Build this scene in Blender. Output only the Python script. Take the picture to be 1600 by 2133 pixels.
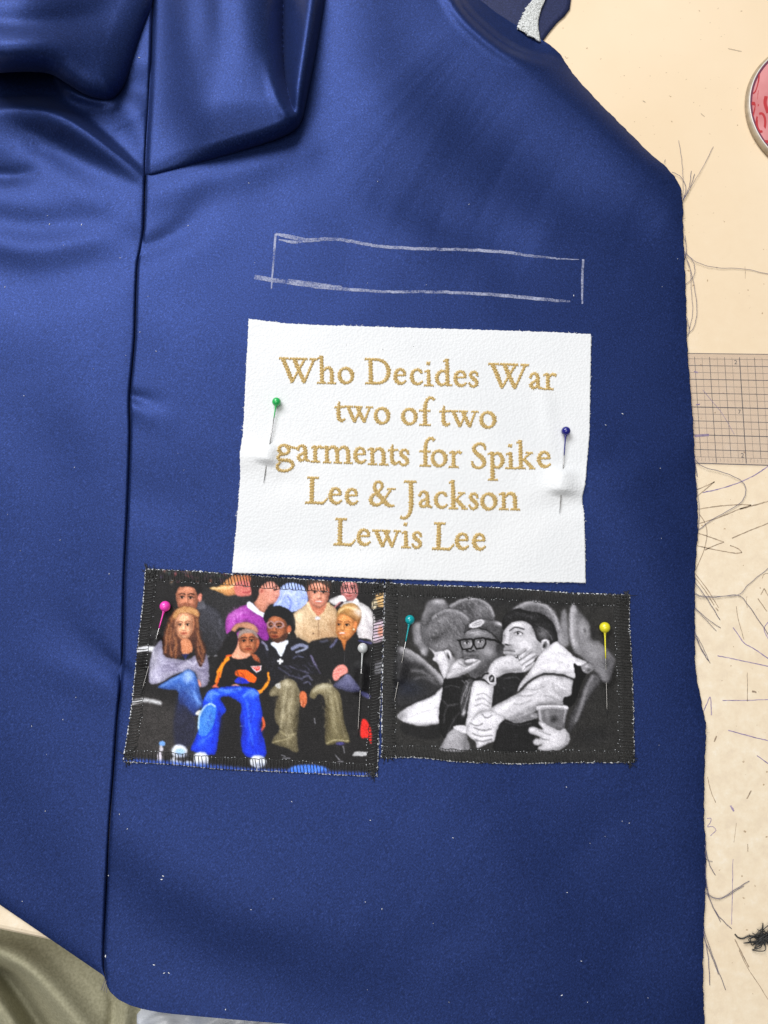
import bpy, math, random
import numpy as np
from mathutils import Vector

random.seed(7)
RNG = np.random.default_rng(11)
S = bpy.context.scene
for o in list(bpy.data.objects):
    bpy.data.objects.remove(o)

# ------------------------------------------------------------------ camera
FPX, TILT, DIST = 1600.0, math.radians(10.7), 0.348
cam_d = bpy.data.cameras.new('camera')
cam = bpy.data.objects.new('camera', cam_d)
S.collection.objects.link(cam)
cam_d.sensor_fit = 'HORIZONTAL'
cam_d.sensor_width = 36.0
cam_d.lens = 36.0
cam_d.clip_start = 0.01
cam_d.clip_end = 50.0
CAM = np.array([0.0, -DIST * math.sin(TILT), DIST * math.cos(TILT)])
cam.location = CAM
cam.rotation_euler = (TILT, 0, 0)
S.camera = cam

# ------------------------------------------------------------------ light
w = bpy.data.worlds.new('World')
S.world = w
w.use_nodes = True
bg = w.node_tree.nodes['Background']
bg.inputs['Color'].default_value = (0.90, 0.95, 1.0, 1)
bg.inputs['Strength'].default_value = 0.15


def area(name, loc, target, sx, sy, power, col):
    l = bpy.data.lights.new(name, 'AREA')
    l.shape = 'RECTANGLE'
    l.size, l.size_y = sx, sy
    l.energy = power
    l.color = col
    o = bpy.data.objects.new(name, l)
    S.collection.objects.link(o)
    o.location = loc
    d = Vector(target) - Vector(loc)
    o.rotation_euler = d.to_track_quat('-Z', 'Y').to_euler()
    return o


area('window_light', (-0.65, 1.10, 1.30), (0, 0, 0), 1.3, 0.9, 36, (0.97, 0.98, 1.0))
area('overhead_fill', (-0.30, -0.30, 1.9), (0, 0, 0), 1.2, 1.7, 19, (1.0, 0.97, 0.93))  # added overhead fill, wide enough to lift the lower satin; no visible source

S.view_settings.view_transform = 'Standard'
S.view_settings.look = 'None'
S.view_settings.gamma = 1.0
S.view_settings.use_curve_mapping = False
S.view_settings.exposure = 0.0
S.render.engine = 'CYCLES'
S.render.resolution_x = 768
S.render.resolution_y = 1024

# ------------------------------------------------------------------ helpers
CT, ST = math.cos(TILT), math.sin(TILT)


def P(u, v, zmm=0.0):
    """picture position (1600 x 2133) on the level zmm millimetres above the table -> metres"""
    u = np.asarray(u, float); v = np.asarray(v, float)
    z = np.asarray(zmm, float) * 0.001
    dx = (u - 800.0) / FPX
    dy = -(v - 1066.5) / FPX
    wy = dy * CT + ST
    wz = dy * ST - CT
    k = (z - CAM[2]) / wz
    return np.stack(np.broadcast_arrays(CAM[0] + dx * k, CAM[1] + wy * k, z + 0 * k), -1)


def lin(r, g, b):
    c = np.array([r, g, b], float) / 255.0
    c = np.where(c <= 0.04045, c / 12.92, ((c + 0.055) / 1.055) ** 2.4)
    return tuple(c)


def catmull(pts, n=8, closed=False):
    p = np.asarray(pts, float)
    if len(p) < 3:
        t = np.linspace(0, 1, n + 1)[:, None]
        return p[0] * (1 - t) + p[-1] * t
    if closed:
        q = np.vstack([p[-1:], p, p[:2]])
    else:
        q = np.vstack([2 * p[:1] - p[1:2], p, 2 * p[-1:] - p[-2:-1]])
    out = []
    t = np.linspace(0, 1, n, endpoint=False)[:, None]
    for i in range(1, len(q) - 2):
        a, b, c, d = q[i - 1], q[i], q[i + 1], q[i + 2]
        out.append(0.5 * (2 * b + (c - a) * t + (2 * a - 5 * b + 4 * c - d) * t ** 2 + (3 * b - a - 3 * c + d) * t ** 3))
    if not closed:
        out.append(p[-1:])
    return np.vstack(out)


def sstep(a, b, x):
    t = np.clip((x - a) / (b - a), 0, 1)
    return t * t * (3 - 2 * t)


def pl_dist(U, V, pts):
    """distance to a polyline, side sign and running index"""
    pts = np.asarray(pts, float)
    best = np.full(U.shape, 1e12); par = np.zeros(U.shape); side = np.zeros(U.shape)
    for i in range(len(pts) - 1):
        a, b = pts[i], pts[i + 1]
        d = b - a
        L2 = max(d @ d, 1e-9)
        t = np.clip(((U - a[0]) * d[0] + (V - a[1]) * d[1]) / L2, 0, 1)
        ex = U - a[0] - t * d[0]; ey = V - a[1] - t * d[1]
        q = ex * ex + ey * ey
        m = q < best
        best = np.where(m, q, best); par = np.where(m, i + t, par)
        side = np.where(m, d[0] * ey - d[1] * ex, side)
    return np.sqrt(best), np.sign(side), par


def ridge(U, V, pts, amp, sig, sig2=None, power=2.0):
    """soft fold along a polyline; amp and sig may change along it; sig2 = width on the other side"""
    sp = catmull(pts, 5)
    d, s, t = pl_dist(U, V, sp)
    k = np.arange(len(pts)) * 5.0
    A = np.interp(t, k, np.broadcast_to(amp, (len(pts),)).astype(float))
    G = np.interp(t, k, np.broadcast_to(sig, (len(pts),)).astype(float))
    if sig2 is not None:
        G2 = np.interp(t, k, np.broadcast_to(sig2, (len(pts),)).astype(float))
        G = np.where(s > 0, G2, G)
    return A * np.exp(-0.5 * (d / G) ** power)


TUBE_FACES = {}


class MB:
    def __init__(self):
        self.v = []; self.f = []; self.n = 0

    def add(self, verts, faces):
        verts = np.asarray(verts, float)
        self.v.append(verts)
        n = self.n
        self.f.extend([tuple(i + n for i in f) for f in faces])
        self.n += len(verts)

    def tube(self, pts, rad, sides=5, cap=True):
        p = np.asarray(pts, float)
        n = len(p)
        r = np.broadcast_to(rad, (n,))[:, None, None]
        tan = np.empty_like(p)
        tan[1:-1] = p[2:] - p[:-2]; tan[0] = p[1] - p[0]; tan[-1] = p[-1] - p[-2]
        tan /= np.maximum(np.sqrt((tan * tan).sum(1)), 1e-12)[:, None]
        up = (0.02, 0.03, 1.0)
        a = np.stack([tan[:, 1] * up[2] - tan[:, 2] * up[1], tan[:, 2] * up[0] - tan[:, 0] * up[2], tan[:, 0] * up[1] - tan[:, 1] * up[0]], -1)
        a /= np.maximum(np.sqrt((a * a).sum(1)), 1e-9)[:, None]
        b = np.stack([a[:, 1] * tan[:, 2] - a[:, 2] * tan[:, 1], a[:, 2] * tan[:, 0] - a[:, 0] * tan[:, 2], a[:, 0] * tan[:, 1] - a[:, 1] * tan[:, 0]], -1)
        th = 2 * math.pi * np.arange(sides) / sides
        vs = p[:, None] + r * (a[:, None] * np.cos(th)[None, :, None] + b[:, None] * np.sin(th)[None, :, None])
        key = (n, sides, cap)
        if key not in TUBE_FACES:
            fs = [(i * sides + k, i * sides + (k + 1) % sides, (i + 1) * sides + (k + 1) % sides, (i + 1) * sides + k) for i in range(n - 1) for k in range(sides)]
            if cap:
                fs.append(tuple(range(sides))[::-1])
                fs.append(tuple((n - 1) * sides + k for k in range(sides)))
            TUBE_FACES[key] = fs
        self.add(vs.reshape(-1, 3), TUBE_FACES[key])

    def grid(self, X):
        """X: rows x cols x 3"""
        r, c = X.shape[:2]
        idx = np.arange(r * c).reshape(r, c)
        q = np.stack([idx[:-1, :-1], idx[1:, :-1], idx[1:, 1:], idx[:-1, 1:]], -1).reshape(-1, 4)
        self.add(X.reshape(-1, 3), [tuple(x) for x in q.tolist()])

    def build(self, name, mat, parent=None, smooth=True, origin=None):
        v = np.vstack(self.v)
        if parent is not None:
            v = v - np.array(parent.location)
        elif origin is not None:
            v = v - np.asarray(origin)
        me = bpy.data.meshes.new(name)
        me.from_pydata(v.tolist(), [], self.f)
        me.materials.append(mat)
        if smooth:
            me.polygons.foreach_set('use_smooth', [True] * len(me.polygons))
        me.update()
        o = bpy.data.objects.new(name, me)
        S.collection.objects.link(o)
        if parent is not None:
            o.parent = parent
        elif origin is not None:
            o.location = origin
        return o


def ribbon(mb, uvz, width_px, zfun, zoff):
    """flat strip lying on a surface; width in picture pixels"""
    p = np.asarray(uvz, float)
    t = np.gradient(p[:, :2], axis=0)
    t /= np.maximum(np.linalg.norm(t, axis=1, keepdims=True), 1e-9)
    n = np.stack([-t[:, 1], t[:, 0]], -1)
    wd = np.broadcast_to(width_px, (len(p),))[:, None] * 0.5
    rows = []
    for s in (-1, 1):
        q = p[:, :2] + n * wd * s
        rows.append(P(q[:, 0], q[:, 1], zfun(q[:, 0], q[:, 1]) + zoff))
    mb.grid(np.stack(rows, 1))


def thing(name, label, cat, loc, group=None):
    o = bpy.data.objects.new(name, None)
    S.collection.objects.link(o)
    o.empty_display_size = 0.01
    o.location = loc
    o['label'] = label; o['category'] = cat
    if group: o['group'] = group
    return o


# ------------------------------------------------------------------ materials
def mat(name):
    m = bpy.data.materials.new(name)
    m.use_nodes = True
    nt = m.node_tree
    return m, nt, nt.nodes['Principled BSDF']


def nd(nt, typ, **kw):
    n = nt.nodes.new(typ)
    for k, v in kw.items():
        if k in n.inputs:
            n.inputs[k].default_value = v
        else:
            setattr(n, k, v)
    return n


def ramp(nt, src, stops):
    r = nt.nodes.new('ShaderNodeValToRGB')
    e = r.color_ramp.elements
    while len(e) < len(stops):
        e.new(0.5)
    for i, (p, c) in enumerate(stops):
        e[i].position = p
        e[i].color = (*c, 1) if len(c) == 3 else c
    nt.links.new(src, r.inputs[0])
    return r.outputs[0]


def bump(nt, bs, src, strength, dist):
    b = nd(nt, 'ShaderNodeBump')
    b.inputs['Strength'].default_value = strength
    b.inputs['Distance'].default_value = dist
    nt.links.new(src, b.inputs['Height'])
    nt.links.new(b.outputs[0], bs.inputs['Normal'])
    return b


def objco(nt, scale=(1, 1, 1), rot=(0, 0, 0)):
    g = nt.nodes.new('ShaderNodeNewGeometry')
    mp = nt.nodes.new('ShaderNodeMapping')
    mp.inputs['Scale'].default_value = scale
    mp.inputs['Rotation'].default_value = rot
    nt.links.new(g.outputs['Position'], mp.inputs['Vector'])
    return mp.outputs[0]


def plain(name, col, rough=0.5, metal=0.0, spec=0.5):
    m, nt, b = mat(name)
    b.inputs['Base Color'].default_value = (*col, 1)
    b.inputs['Roughness'].default_value = rough
    b.inputs['Metallic'].default_value = metal
    b.inputs['Specular IOR Level'].default_value = spec
    return m


def satin(name, base, rough, metal=0.55):
    m, nt, b = mat(name)
    co = objco(nt, (1, 1, 1), (0, 0, math.radians(38)))
    mp = nd(nt, 'ShaderNodeMapping'); mp.inputs['Scale'].default_value = (2600, 900, 900)
    nt.links.new(co, mp.inputs[0])
    n1 = nd(nt, 'ShaderNodeTexNoise'); n1.inputs['Scale'].default_value = 1.0
    n1.inputs['Detail'].default_value = 2.0
    nt.links.new(mp.outputs[0], n1.inputs['Vector'])
    n2 = nd(nt, 'ShaderNodeTexNoise'); n2.inputs['Scale'].default_value = 1500.0
    n2.inputs['Detail'].default_value = 1.0
    nt.links.new(co, n2.inputs['Vector'])
    add = nd(nt, 'ShaderNodeMath', operation='ADD')
    nt.links.new(n1.outputs['Fac'], add.inputs[0]); nt.links.new(n2.outputs['Fac'], add.inputs[1])
    mul = nd(nt, 'ShaderNodeMath', operation='MULTIPLY'); mul.inputs[1].default_value = 0.5
    nt.links.new(add.outputs[0], mul.inputs[0])
    lo = tuple(c * 0.74 for c in base); hi = tuple(min(1, c * 1.28) for c in base)
    sp = tuple(min(1, c * 1.6 + 0.01) for c in base)
    c = ramp(nt, mul.outputs[0], [(0.38, lo), (0.60, hi), (0.67, sp)])
    nt.links.new(c, b.inputs['Base Color'])
    b.inputs['Roughness'].default_value = rough
    b.inputs['Metallic'].default_value = metal
    b.inputs['Sheen Weight'].default_value = 0.05
    b.inputs['Specular IOR Level'].default_value = 0.3
    b.inputs['Sheen Tint'].default_value = (0.4, 0.5, 1.0, 1)
    bump(nt, b, mul.outputs[0], 0.34, 0.00014)
    return m


M_SATIN = satin('navy_satin', (0.0130, 0.0290, 0.122), 0.48, 0.64)
M_SATIN_BACK = satin('navy_satin_underside', (0.018, 0.024, 0.075), 0.62, 0.2)


def leather():
    m, nt, b = mat('white_leather')
    co = objco(nt)
    v = nd(nt, 'ShaderNodeTexVoronoi', feature='F1'); v.inputs['Scale'].default_value = 900.0
    nt.links.new(co, v.inputs['Vector'])
    n = nd(nt, 'ShaderNodeTexNoise'); n.inputs['Scale'].default_value = 420.0; n.inputs['Detail'].default_value = 3.0
    nt.links.new(co, n.inputs['Vector'])
    a = nd(nt, 'ShaderNodeMath', operation='ADD')
    nt.links.new(v.outputs['Distance'], a.inputs[0]); nt.links.new(n.outputs['Fac'], a.inputs[1])
    big = nd(nt, 'ShaderNodeTexNoise'); big.inputs['Scale'].default_value = 25.0
    nt.links.new(co, big.inputs['Vector'])
    nt.links.new(ramp(nt, big.outputs['Fac'], [(0.3, (0.705, 0.715, 0.725)), (0.7, (0.755, 0.76, 0.765))]), b.inputs['Base Color'])
    b.inputs['Roughness'].default_value = 0.55
    bump(nt, b, a.outputs[0], 0.5, 0.00025)
    return m


M_LEATHER = leather()


def table_mat():
    m, nt, b = mat('cream_table_laminate')
    co = objco(nt)
    n = nd(nt, 'ShaderNodeTexNoise'); n.inputs['Scale'].default_value = 9.0; n.inputs['Detail'].default_value = 5.0
    nt.links.new(co, n.inputs['Vector'])
    n2 = nd(nt, 'ShaderNodeTexNoise'); n2.inputs['Scale'].default_value = 160.0; n2.inputs['Detail'].default_value = 4.0
    n2.inputs['Roughness'].default_value = 0.7
    nt.links.new(co, n2.inputs['Vector'])
    sx = nd(nt, 'ShaderNodeSeparateXYZ'); nt.links.new(co, sx.inputs[0])
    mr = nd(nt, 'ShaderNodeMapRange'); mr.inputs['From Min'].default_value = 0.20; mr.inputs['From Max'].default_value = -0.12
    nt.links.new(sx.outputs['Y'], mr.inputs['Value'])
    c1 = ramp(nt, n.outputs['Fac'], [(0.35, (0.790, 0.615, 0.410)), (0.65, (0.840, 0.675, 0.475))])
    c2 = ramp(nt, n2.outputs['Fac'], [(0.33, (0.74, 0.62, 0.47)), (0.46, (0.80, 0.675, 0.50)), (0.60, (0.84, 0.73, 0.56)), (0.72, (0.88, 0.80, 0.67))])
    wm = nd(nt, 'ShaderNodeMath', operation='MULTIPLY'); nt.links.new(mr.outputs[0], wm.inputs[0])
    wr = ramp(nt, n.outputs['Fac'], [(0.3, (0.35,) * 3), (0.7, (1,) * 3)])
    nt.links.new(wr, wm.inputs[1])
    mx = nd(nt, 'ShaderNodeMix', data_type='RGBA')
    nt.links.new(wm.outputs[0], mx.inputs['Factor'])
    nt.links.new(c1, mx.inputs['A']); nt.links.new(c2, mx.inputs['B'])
    # little dark flecks
    v = nd(nt, 'ShaderNodeTexNoise'); v.inputs['Scale'].default_value = 420.0; v.inputs['Detail'].default_value = 2.0
    nt.links.new(co, v.inputs['Vector'])
    f = ramp(nt, v.outputs['Fac'], [(0.24, (0.45, 0.36, 0.27)), (0.29, (1, 1, 1))])
    mm = nd(nt, 'ShaderNodeMix', data_type='RGBA', blend_type='MULTIPLY'); mm.inputs['Factor'].default_value = 0.8
    nt.links.new(mx.outputs['Result'], mm.inputs['A']); nt.links.new(f, mm.inputs['B'])
    nt.links.new(mm.outputs['Result'], b.inputs['Base Color'])
    b.inputs['Roughness'].default_value = 0.42
    bp = nd(nt, 'ShaderNodeMath', operation='MULTIPLY'); nt.links.new(n2.outputs['Fac'], bp.inputs[0]); nt.links.new(mr.outputs[0], bp.inputs[1])
    bump(nt, b, bp.outputs[0], 0.25, 0.0006)
    return m


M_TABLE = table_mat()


def noisy(name, c1, c2, scale, rough=0.7, bstr=0.3, bdist=0.0003, detail=3.0, metal=0.0):
    m, nt, b = mat(name)
    co = objco(nt)
    n = nd(nt, 'ShaderNodeTexNoise'); n.inputs['Scale'].default_value = scale; n.inputs['Detail'].default_value = detail
    nt.links.new(co, n.inputs['Vector'])
    nt.links.new(ramp(nt, n.outputs['Fac'], [(0.35, c1), (0.65, c2)]), b.inputs['Base Color'])
    b.inputs['Roughness'].default_value = rough
    b.inputs['Metallic'].default_value = metal
    if bstr:
        bump(nt, b, n.outputs['Fac'], bstr, bdist)
    return m


M_GOLD = noisy('gold_embroidery_thread', (0.46, 0.30, 0.085), (0.74, 0.54, 0.20), 1500, 0.42, 0.2, 0.0001)
M_GOLD.node_tree.nodes['Principled BSDF'].inputs['Sheen Weight'].default_value = 0.25
M_OLIVE = noisy('olive_cotton', (0.27, 0.255, 0.165), (0.36, 0.34, 0.23), 900, 0.9, 0.3, 0.0002)
M_PLASTIC = noisy('pale_crumpled_plastic', (0.42, 0.45, 0.52), (0.66, 0.68, 0.72), 60, 0.35, 0.6, 0.002, 4)
M_TERRY = noisy('white_terry_interfacing', (0.42, 0.43, 0.41), (0.78, 0.79, 0.78), 1300, 0.95, 1.0, 0.0006)
M_CANVAS = noisy('white_canvas_edge', (0.60, 0.61, 0.62), (0.85, 0.86, 0.88), 1500, 0.9, 0.4, 0.0002)
M_BLACKTHREAD = noisy('black_polyester_thread', (0.012, 0.012, 0.012), (0.034, 0.034, 0.033), 2500, 0.45, 0, 0)
M_NAVYTHREAD = noisy('navy_loose_thread', (0.060, 0.060, 0.135), (0.16, 0.145, 0.22), 1500, 0.7, 0, 0)
M_STEEL = plain('pin_steel', (0.36, 0.35, 0.34), 0.25, 1.0)
M_LINT = plain('white_lint', (0.85, 0.87, 0.9), 0.9)
M_FLOOR = noisy('grey_floor', (0.16, 0.15, 0.14), (0.22, 0.21, 0.19), 14, 0.6, 0.1, 0.001)
M_PENBROWN = noisy('brown_pen_ink', (0.26, 0.19, 0.13), (0.50, 0.38, 0.26), 500, 0.6, 0, 0)
M_PENBLUE = noisy('violet_pen_ink', (0.16, 0.12, 0.27), (0.42, 0.33, 0.44), 500, 0.6, 0, 0)
M_RULERINK = noisy('ruler_black_print', (0.075, 0.072, 0.07), (0.16, 0.15, 0.14), 400, 0.6, 0, 0)


M_RULERTHIN = noisy('ruler_fine_print', (0.26, 0.22, 0.18), (0.36, 0.31, 0.26), 400, 0.6, 0, 0)


def chalk_mat():
    m, nt, b = mat('white_chalk')
    b.inputs['Base Color'].default_value = (0.55, 0.58, 0.76, 1)
    b.inputs['Roughness'].default_value = 1.0
    co = objco(nt)
    n = nd(nt, 'ShaderNodeTexNoise'); n.inputs['Scale'].default_value = 1300.0; n.inputs['Detail'].default_value = 2.0
    nt.links.new(co, n.inputs['Vector'])
    n2 = nd(nt, 'ShaderNodeTexNoise'); n2.inputs['Scale'].default_value = 160.0
    nt.links.new(co, n2.inputs['Vector'])
    a = nd(nt, 'ShaderNodeMath', operation='ADD'); nt.links.new(n.outputs['Fac'], a.inputs[0]); nt.links.new(n2.outputs['Fac'], a.inputs[1])
    h = nd(nt, 'ShaderNodeMath', operation='MULTIPLY'); h.inputs[1].default_value = 0.5; nt.links.new(a.outputs[0], h.inputs[0])
    nt.links.new(ramp(nt, h.outputs[0], [(0.36, (0.03,) * 3), (0.64, (0.66,) * 3)]), b.inputs['Alpha'])
    return m


M_CHALK = chalk_mat()


def clear_plastic():
    m, nt, b = mat('clear_ruler_plastic')
    out = nt.nodes['Material Output']
    tr = nd(nt, 'ShaderNodeBsdfTransparent'); tr.inputs['Color'].default_value = (0.98, 0.965, 0.965, 1)
    gl = nd(nt, 'ShaderNodeBsdfGlossy'); gl.inputs['Roughness'].default_value = 0.18
    df = nd(nt, 'ShaderNodeBsdfDiffuse'); df.inputs['Color'].default_value = (0.62, 0.58, 0.60, 1)
    m1 = nd(nt, 'ShaderNodeMixShader'); m1.inputs[0].default_value = 0.05
    nt.links.new(tr.outputs[0], m1.inputs[1]); nt.links.new(df.outputs[0], m1.inputs[2])
    m2 = nd(nt, 'ShaderNodeMixShader')
    m2.inputs[0].default_value = 0.05; nt.links.new(m1.outputs[0], m2.inputs[1]); nt.links.new(gl.outputs[0], m2.inputs[2])
    nt.links.new(m2.outputs[0], out.inputs['Surface'])
    return m


M_CLEAR = clear_plastic()


def print_mat():
    m, nt, b = mat('printed_canvas')
    at = nd(nt, 'ShaderNodeVertexColor', layer_name='print')
    co = objco(nt)
    br = nd(nt, 'ShaderNodeTexBrick')
    br.inputs['Scale'].default_value = 1.0
    mp = nd(nt, 'ShaderNodeMapping'); mp.inputs['Scale'].default_value = (1500, 1500, 1500)
    mp.inputs['Rotation'].default_value = (0, 0, 0.05)
    nt.links.new(co, mp.inputs[0])
    wv = nd(nt, 'ShaderNodeTexVoronoi', feature='F1'); wv.inputs['Scale'].default_value = 1.0
    wv.inputs['Randomness'].default_value = 0.35
    nt.links.new(mp.outputs[0], wv.inputs['Vector'])
    nt.nodes.remove(br)
    nt.links.new(at.outputs['Color'], b.inputs['Base Color'])
    b.inputs['Roughness'].default_value = 0.58
    b.inputs['Specular IOR Level'].default_value = 0.25
    bump(nt, b, wv.outputs['Distance'], 0.35, 0.00018)
    return m


M_PRINT = print_mat()

# ------------------------------------------------------------------ the setting
def e_line(u):
    return 1940.0 + 0.209 * u


e0, e1 = P(-700, e_line(-700)), P(2600, e_line(2600))
ed = (e1 - e0) / np.linalg.norm(e1 - e0)
en = np.array([-ed[1], ed[0], 0])
quad = [e0 - ed * 0.2, e1 + ed * 0.1, e1 + ed * 0.1 + en * 0.75, e0 - ed * 0.2 + en * 0.75]
mb = MB()
top = np.array(quad)
vs = np.vstack([top, top + [0, 0, -0.022]])
mb.add(vs, [(0, 1, 2, 3), (7, 6, 5, 4), (0, 4, 5, 1), (1, 5, 6, 2), (2, 6, 7, 3), (3, 7, 4, 0)])
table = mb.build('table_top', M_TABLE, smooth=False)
bv = table.modifiers.new('bevel', 'BEVEL'); bv.width = 0.0025; bv.segments = 3
table['kind'] = 'structure'
mb = MB()
mb.add([(-1.5, -1.5, -0.72), (1.5, -1.5, -0.72), (1.5, 1.5, -0.72), (-1.5, 1.5, -0.72)], [(0, 1, 2, 3)])
fl = mb.build('floor', M_FLOOR, smooth=False); fl['kind'] = 'structure'

# ------------------------------------------------------------------ garment shape
SEAM = np.array([(322, -60), (318, 0), (315, 100), (311, 200), (305, 300), (303, 362), (301, 430), (299, 480), (293, 520), (287, 548),
                 (284, 600), (281, 700), (276, 760), (270, 830), (271, 900), (268, 1000), (264, 1100), (259, 1200), (257, 1300),
                 (255, 1380), (252, 1420), (244, 1500), (237, 1600), (230, 1700), (224, 1800), (219, 1900), (216, 2000), (219, 2040)], float)
EDGE = np.array([(930, -60), (1000, 0), (1060, 43), (1078, 53), (1128, 82), (1165, 110), (1190, 148), (1240, 205), (1300, 265), (1350, 315),
                 (1390, 350), (1410, 375), (1420, 400), (1423, 440), (1424, 500), (1427, 560), (1430, 640), (1432, 720), (1438, 800),
                 (1445, 900), (1449, 980), (1453, 1050), (1454, 1110), (1450, 1160), (1448, 1220), (1448, 1350), (1450, 1400), (1459, 1450),
                 (1469, 1500), (1471, 1530), (1468, 1600), (1467, 1700), (1470, 1760), (1470, 1850), (1466, 1950), (1465, 2050), (1468, 2133), (1468, 2210)], float)


def interp_s(tab, v, ncat=6):
    sp = catmull(tab, ncat)
    return np.interp(v, sp[:, 1], sp[:, 0])


WAVES = [(random.uniform(0, math.pi), random.uniform(110, 320), random.uniform(0, 6.28)) for _ in range(14)]


def cloth_ripple(U, V):
    z = 0.0
    for a, lam, ph in WAVES:
        z = z + 0.0011 * lam * np.sin((U * math.cos(a) + V * math.sin(a)) * 6.283 / lam + ph + 1.4 * np.sin((V * math.cos(a) - U * math.sin(a)) * 3.1 / lam))
    return z * 0.11


def front_base(U, V):
    """soft relief of the satin front, millimetres above the table"""
    z = np.full(np.shape(U), 2.0) + cloth_ripple(U, V)
    # drape of the shoulder at the upper right
    z = z + ridge(U, V, [(880, -80), (960, 40), (1060, 130), (1180, 220), (1330, 350), (1400, 420)], [9, 9, 8, 6, 3.5, 1.5], [55, 55, 50, 42, 34, 26], [150, 150, 130, 105, 70, 40])
    z = z + ridge(U, V, [(690, -60), (720, 100), (800, 220), (900, 300), (1040, 370)], [5, 5.5, 5, 4, 1], [95, 95, 90, 80, 70])
    z = z - ridge(U, V, [(880, 130), (1010, 270), (1150, 370), (1310, 440)], [2.0, 3.6, 3.4, 1.6], [78, 80, 70, 56])
    z = z - ridge(U, V, [(820, 410), (920, 445), (1040, 480), (1120, 520)], [1.2, 2.2, 1.8, .4], [46, 44, 46, 48])
    z = z + ridge(U, V, [(640, 420), (760, 430), (860, 500), (980, 560)], [1.0, 1.5, 1.4, .6], [50, 46, 50, 50])
    z = z + ridge(U, V, [(1000, 440), (1150, 490), (1300, 530)], [.5, 1.2, .6], [45, 50, 50])
    # gather below the sleeve and puckers along the seam
    z = z + ridge(U, V, [(330, 400), (430, 370), (540, 335), (620, 310)], [1.6, 2.0, 2.2, 1.4], [30, 30, 30, 34])
    z = z - ridge(U, V, [(306, 515), (345, 500), (392, 470), (420, 430), (455, 375)], [2.2, 2.2, 1.6, .9, .3], [13, 15, 20, 24, 26], [26, 30, 30, 30, 30])
    z = z + ridge(U, V, [(306, 545), (380, 515), (470, 480)], [.3, .9, .3], [24, 28, 34])
    z = z - ridge(U, V, [(278, 826), (310, 836), (352, 850)], [1.5, .9, .1], [9, 12, 16])
    z = z + ridge(U, V, [(280, 850), (320, 866), (380, 880)], [.9, .7, .1], [14, 20, 28])
    z = z - ridge(U, V, [(258, 1395), (268, 1410), (285, 1425)], [1.0, .6, .1], [10, 12, 14])
    # long quiet waves lower down
    z = z + ridge(U, V, [(230, 1730), (360, 1830), (520, 1900), (700, 1960)], [2.2, 2.6, 2.2, 1.0], [70, 80, 85, 90])
    z = z - ridge(U, V, [(250, 1850), (380, 1960), (560, 2040), (760, 2110)], [1.5, 2.0, 2.0, 1.4], [60, 66, 70, 80])
    z = z + ridge(U, V, [(820, 1720), (960, 1800), (1080, 1960), (1160, 2160)], [1.0, 1.9, 1.9, 1.4], [90, 100, 110, 120])
    z = z - ridge(U, V, [(1130, 1640), (1220, 1760), (1330, 1900)], [.8, 1.2, .8], [80, 85, 85])
    z = z + ridge(U, V, [(1250, 950), (1330, 1080), (1400, 1250)], [.6, 1.4, .5], [50, 55, 55])
    z = z + ridge(U, V, [(1250, 1020), (1340, 985), (1440, 960)], [.5, 1.1, .8], [26, 30, 26])
    z = z - ridge(U, V, [(290, 1030), (380, 1060), (470, 1130)], [.8, .9, .3], [40, 45, 50])
    z = z + ridge(U, V, [(300, 640), (380, 720), (460, 900)], [.9, 1.2, .8], [50, 55, 60])
    return z


def front_h(U, V):
    z = front_base(U, V)
    # facing strip beyond the crease, lower than the rolled shoulder
    d, s, t = pl_dist(U, V, catmull([(925, -60), (965, 15), (1010, 62), (1055, 96), (1100, 116), (1150, 128), (1200, 150)], 6))
    k = np.where(s < 0, 1.0, 0.0) * np.exp(-(np.clip(t / 36.0, 0, 1) ** 8)) * (V < 150)
    z = z - k * (3.4 * sstep(0, 16, d)) * (1 - sstep(24, 36, t))
    z = z - 1.0 * np.exp(-(d / 6) ** 2) * (1 - sstep(20, 34, t)) + 1.6 * np.where(s > 0, np.exp(-((d - 16) / 13.0) ** 2), 0) * (1 - sstep(18, 34, t))
    # seam groove
    su = interp_s(SEAM, V)
    dd = np.abs(U - su)
    z = z - 2.2 * np.exp(-dd / 1.7) - 0.15 * np.exp(-(dd / 12.0) ** 2)
    # cut edge relaxes towards the table
    eu = interp_s(EDGE, V)
    q = np.clip(eu - U, 0, 400)
    low = 1.3 + 0.45 * np.sin(V / 37.0) * np.sin(V / 91.0 + 1)
    k = np.exp(-(q / 26.0)) * (V > 380) + np.exp(-(q / 16.0)) * (V <= 380)
    z = z * (1 - k) + low * k
    # the sheet lies low where the sleeve covers it
    kf = sstep(322, 334, U) * sstep(0, 26, 345 - 0.27 * (U - 304) - V) * sstep(0, 24, 668 - 0.19 * V - U - 14)
    z = z * (1 - kf) + 0.6 * kf
    return np.maximum(z, 0.35)


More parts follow.
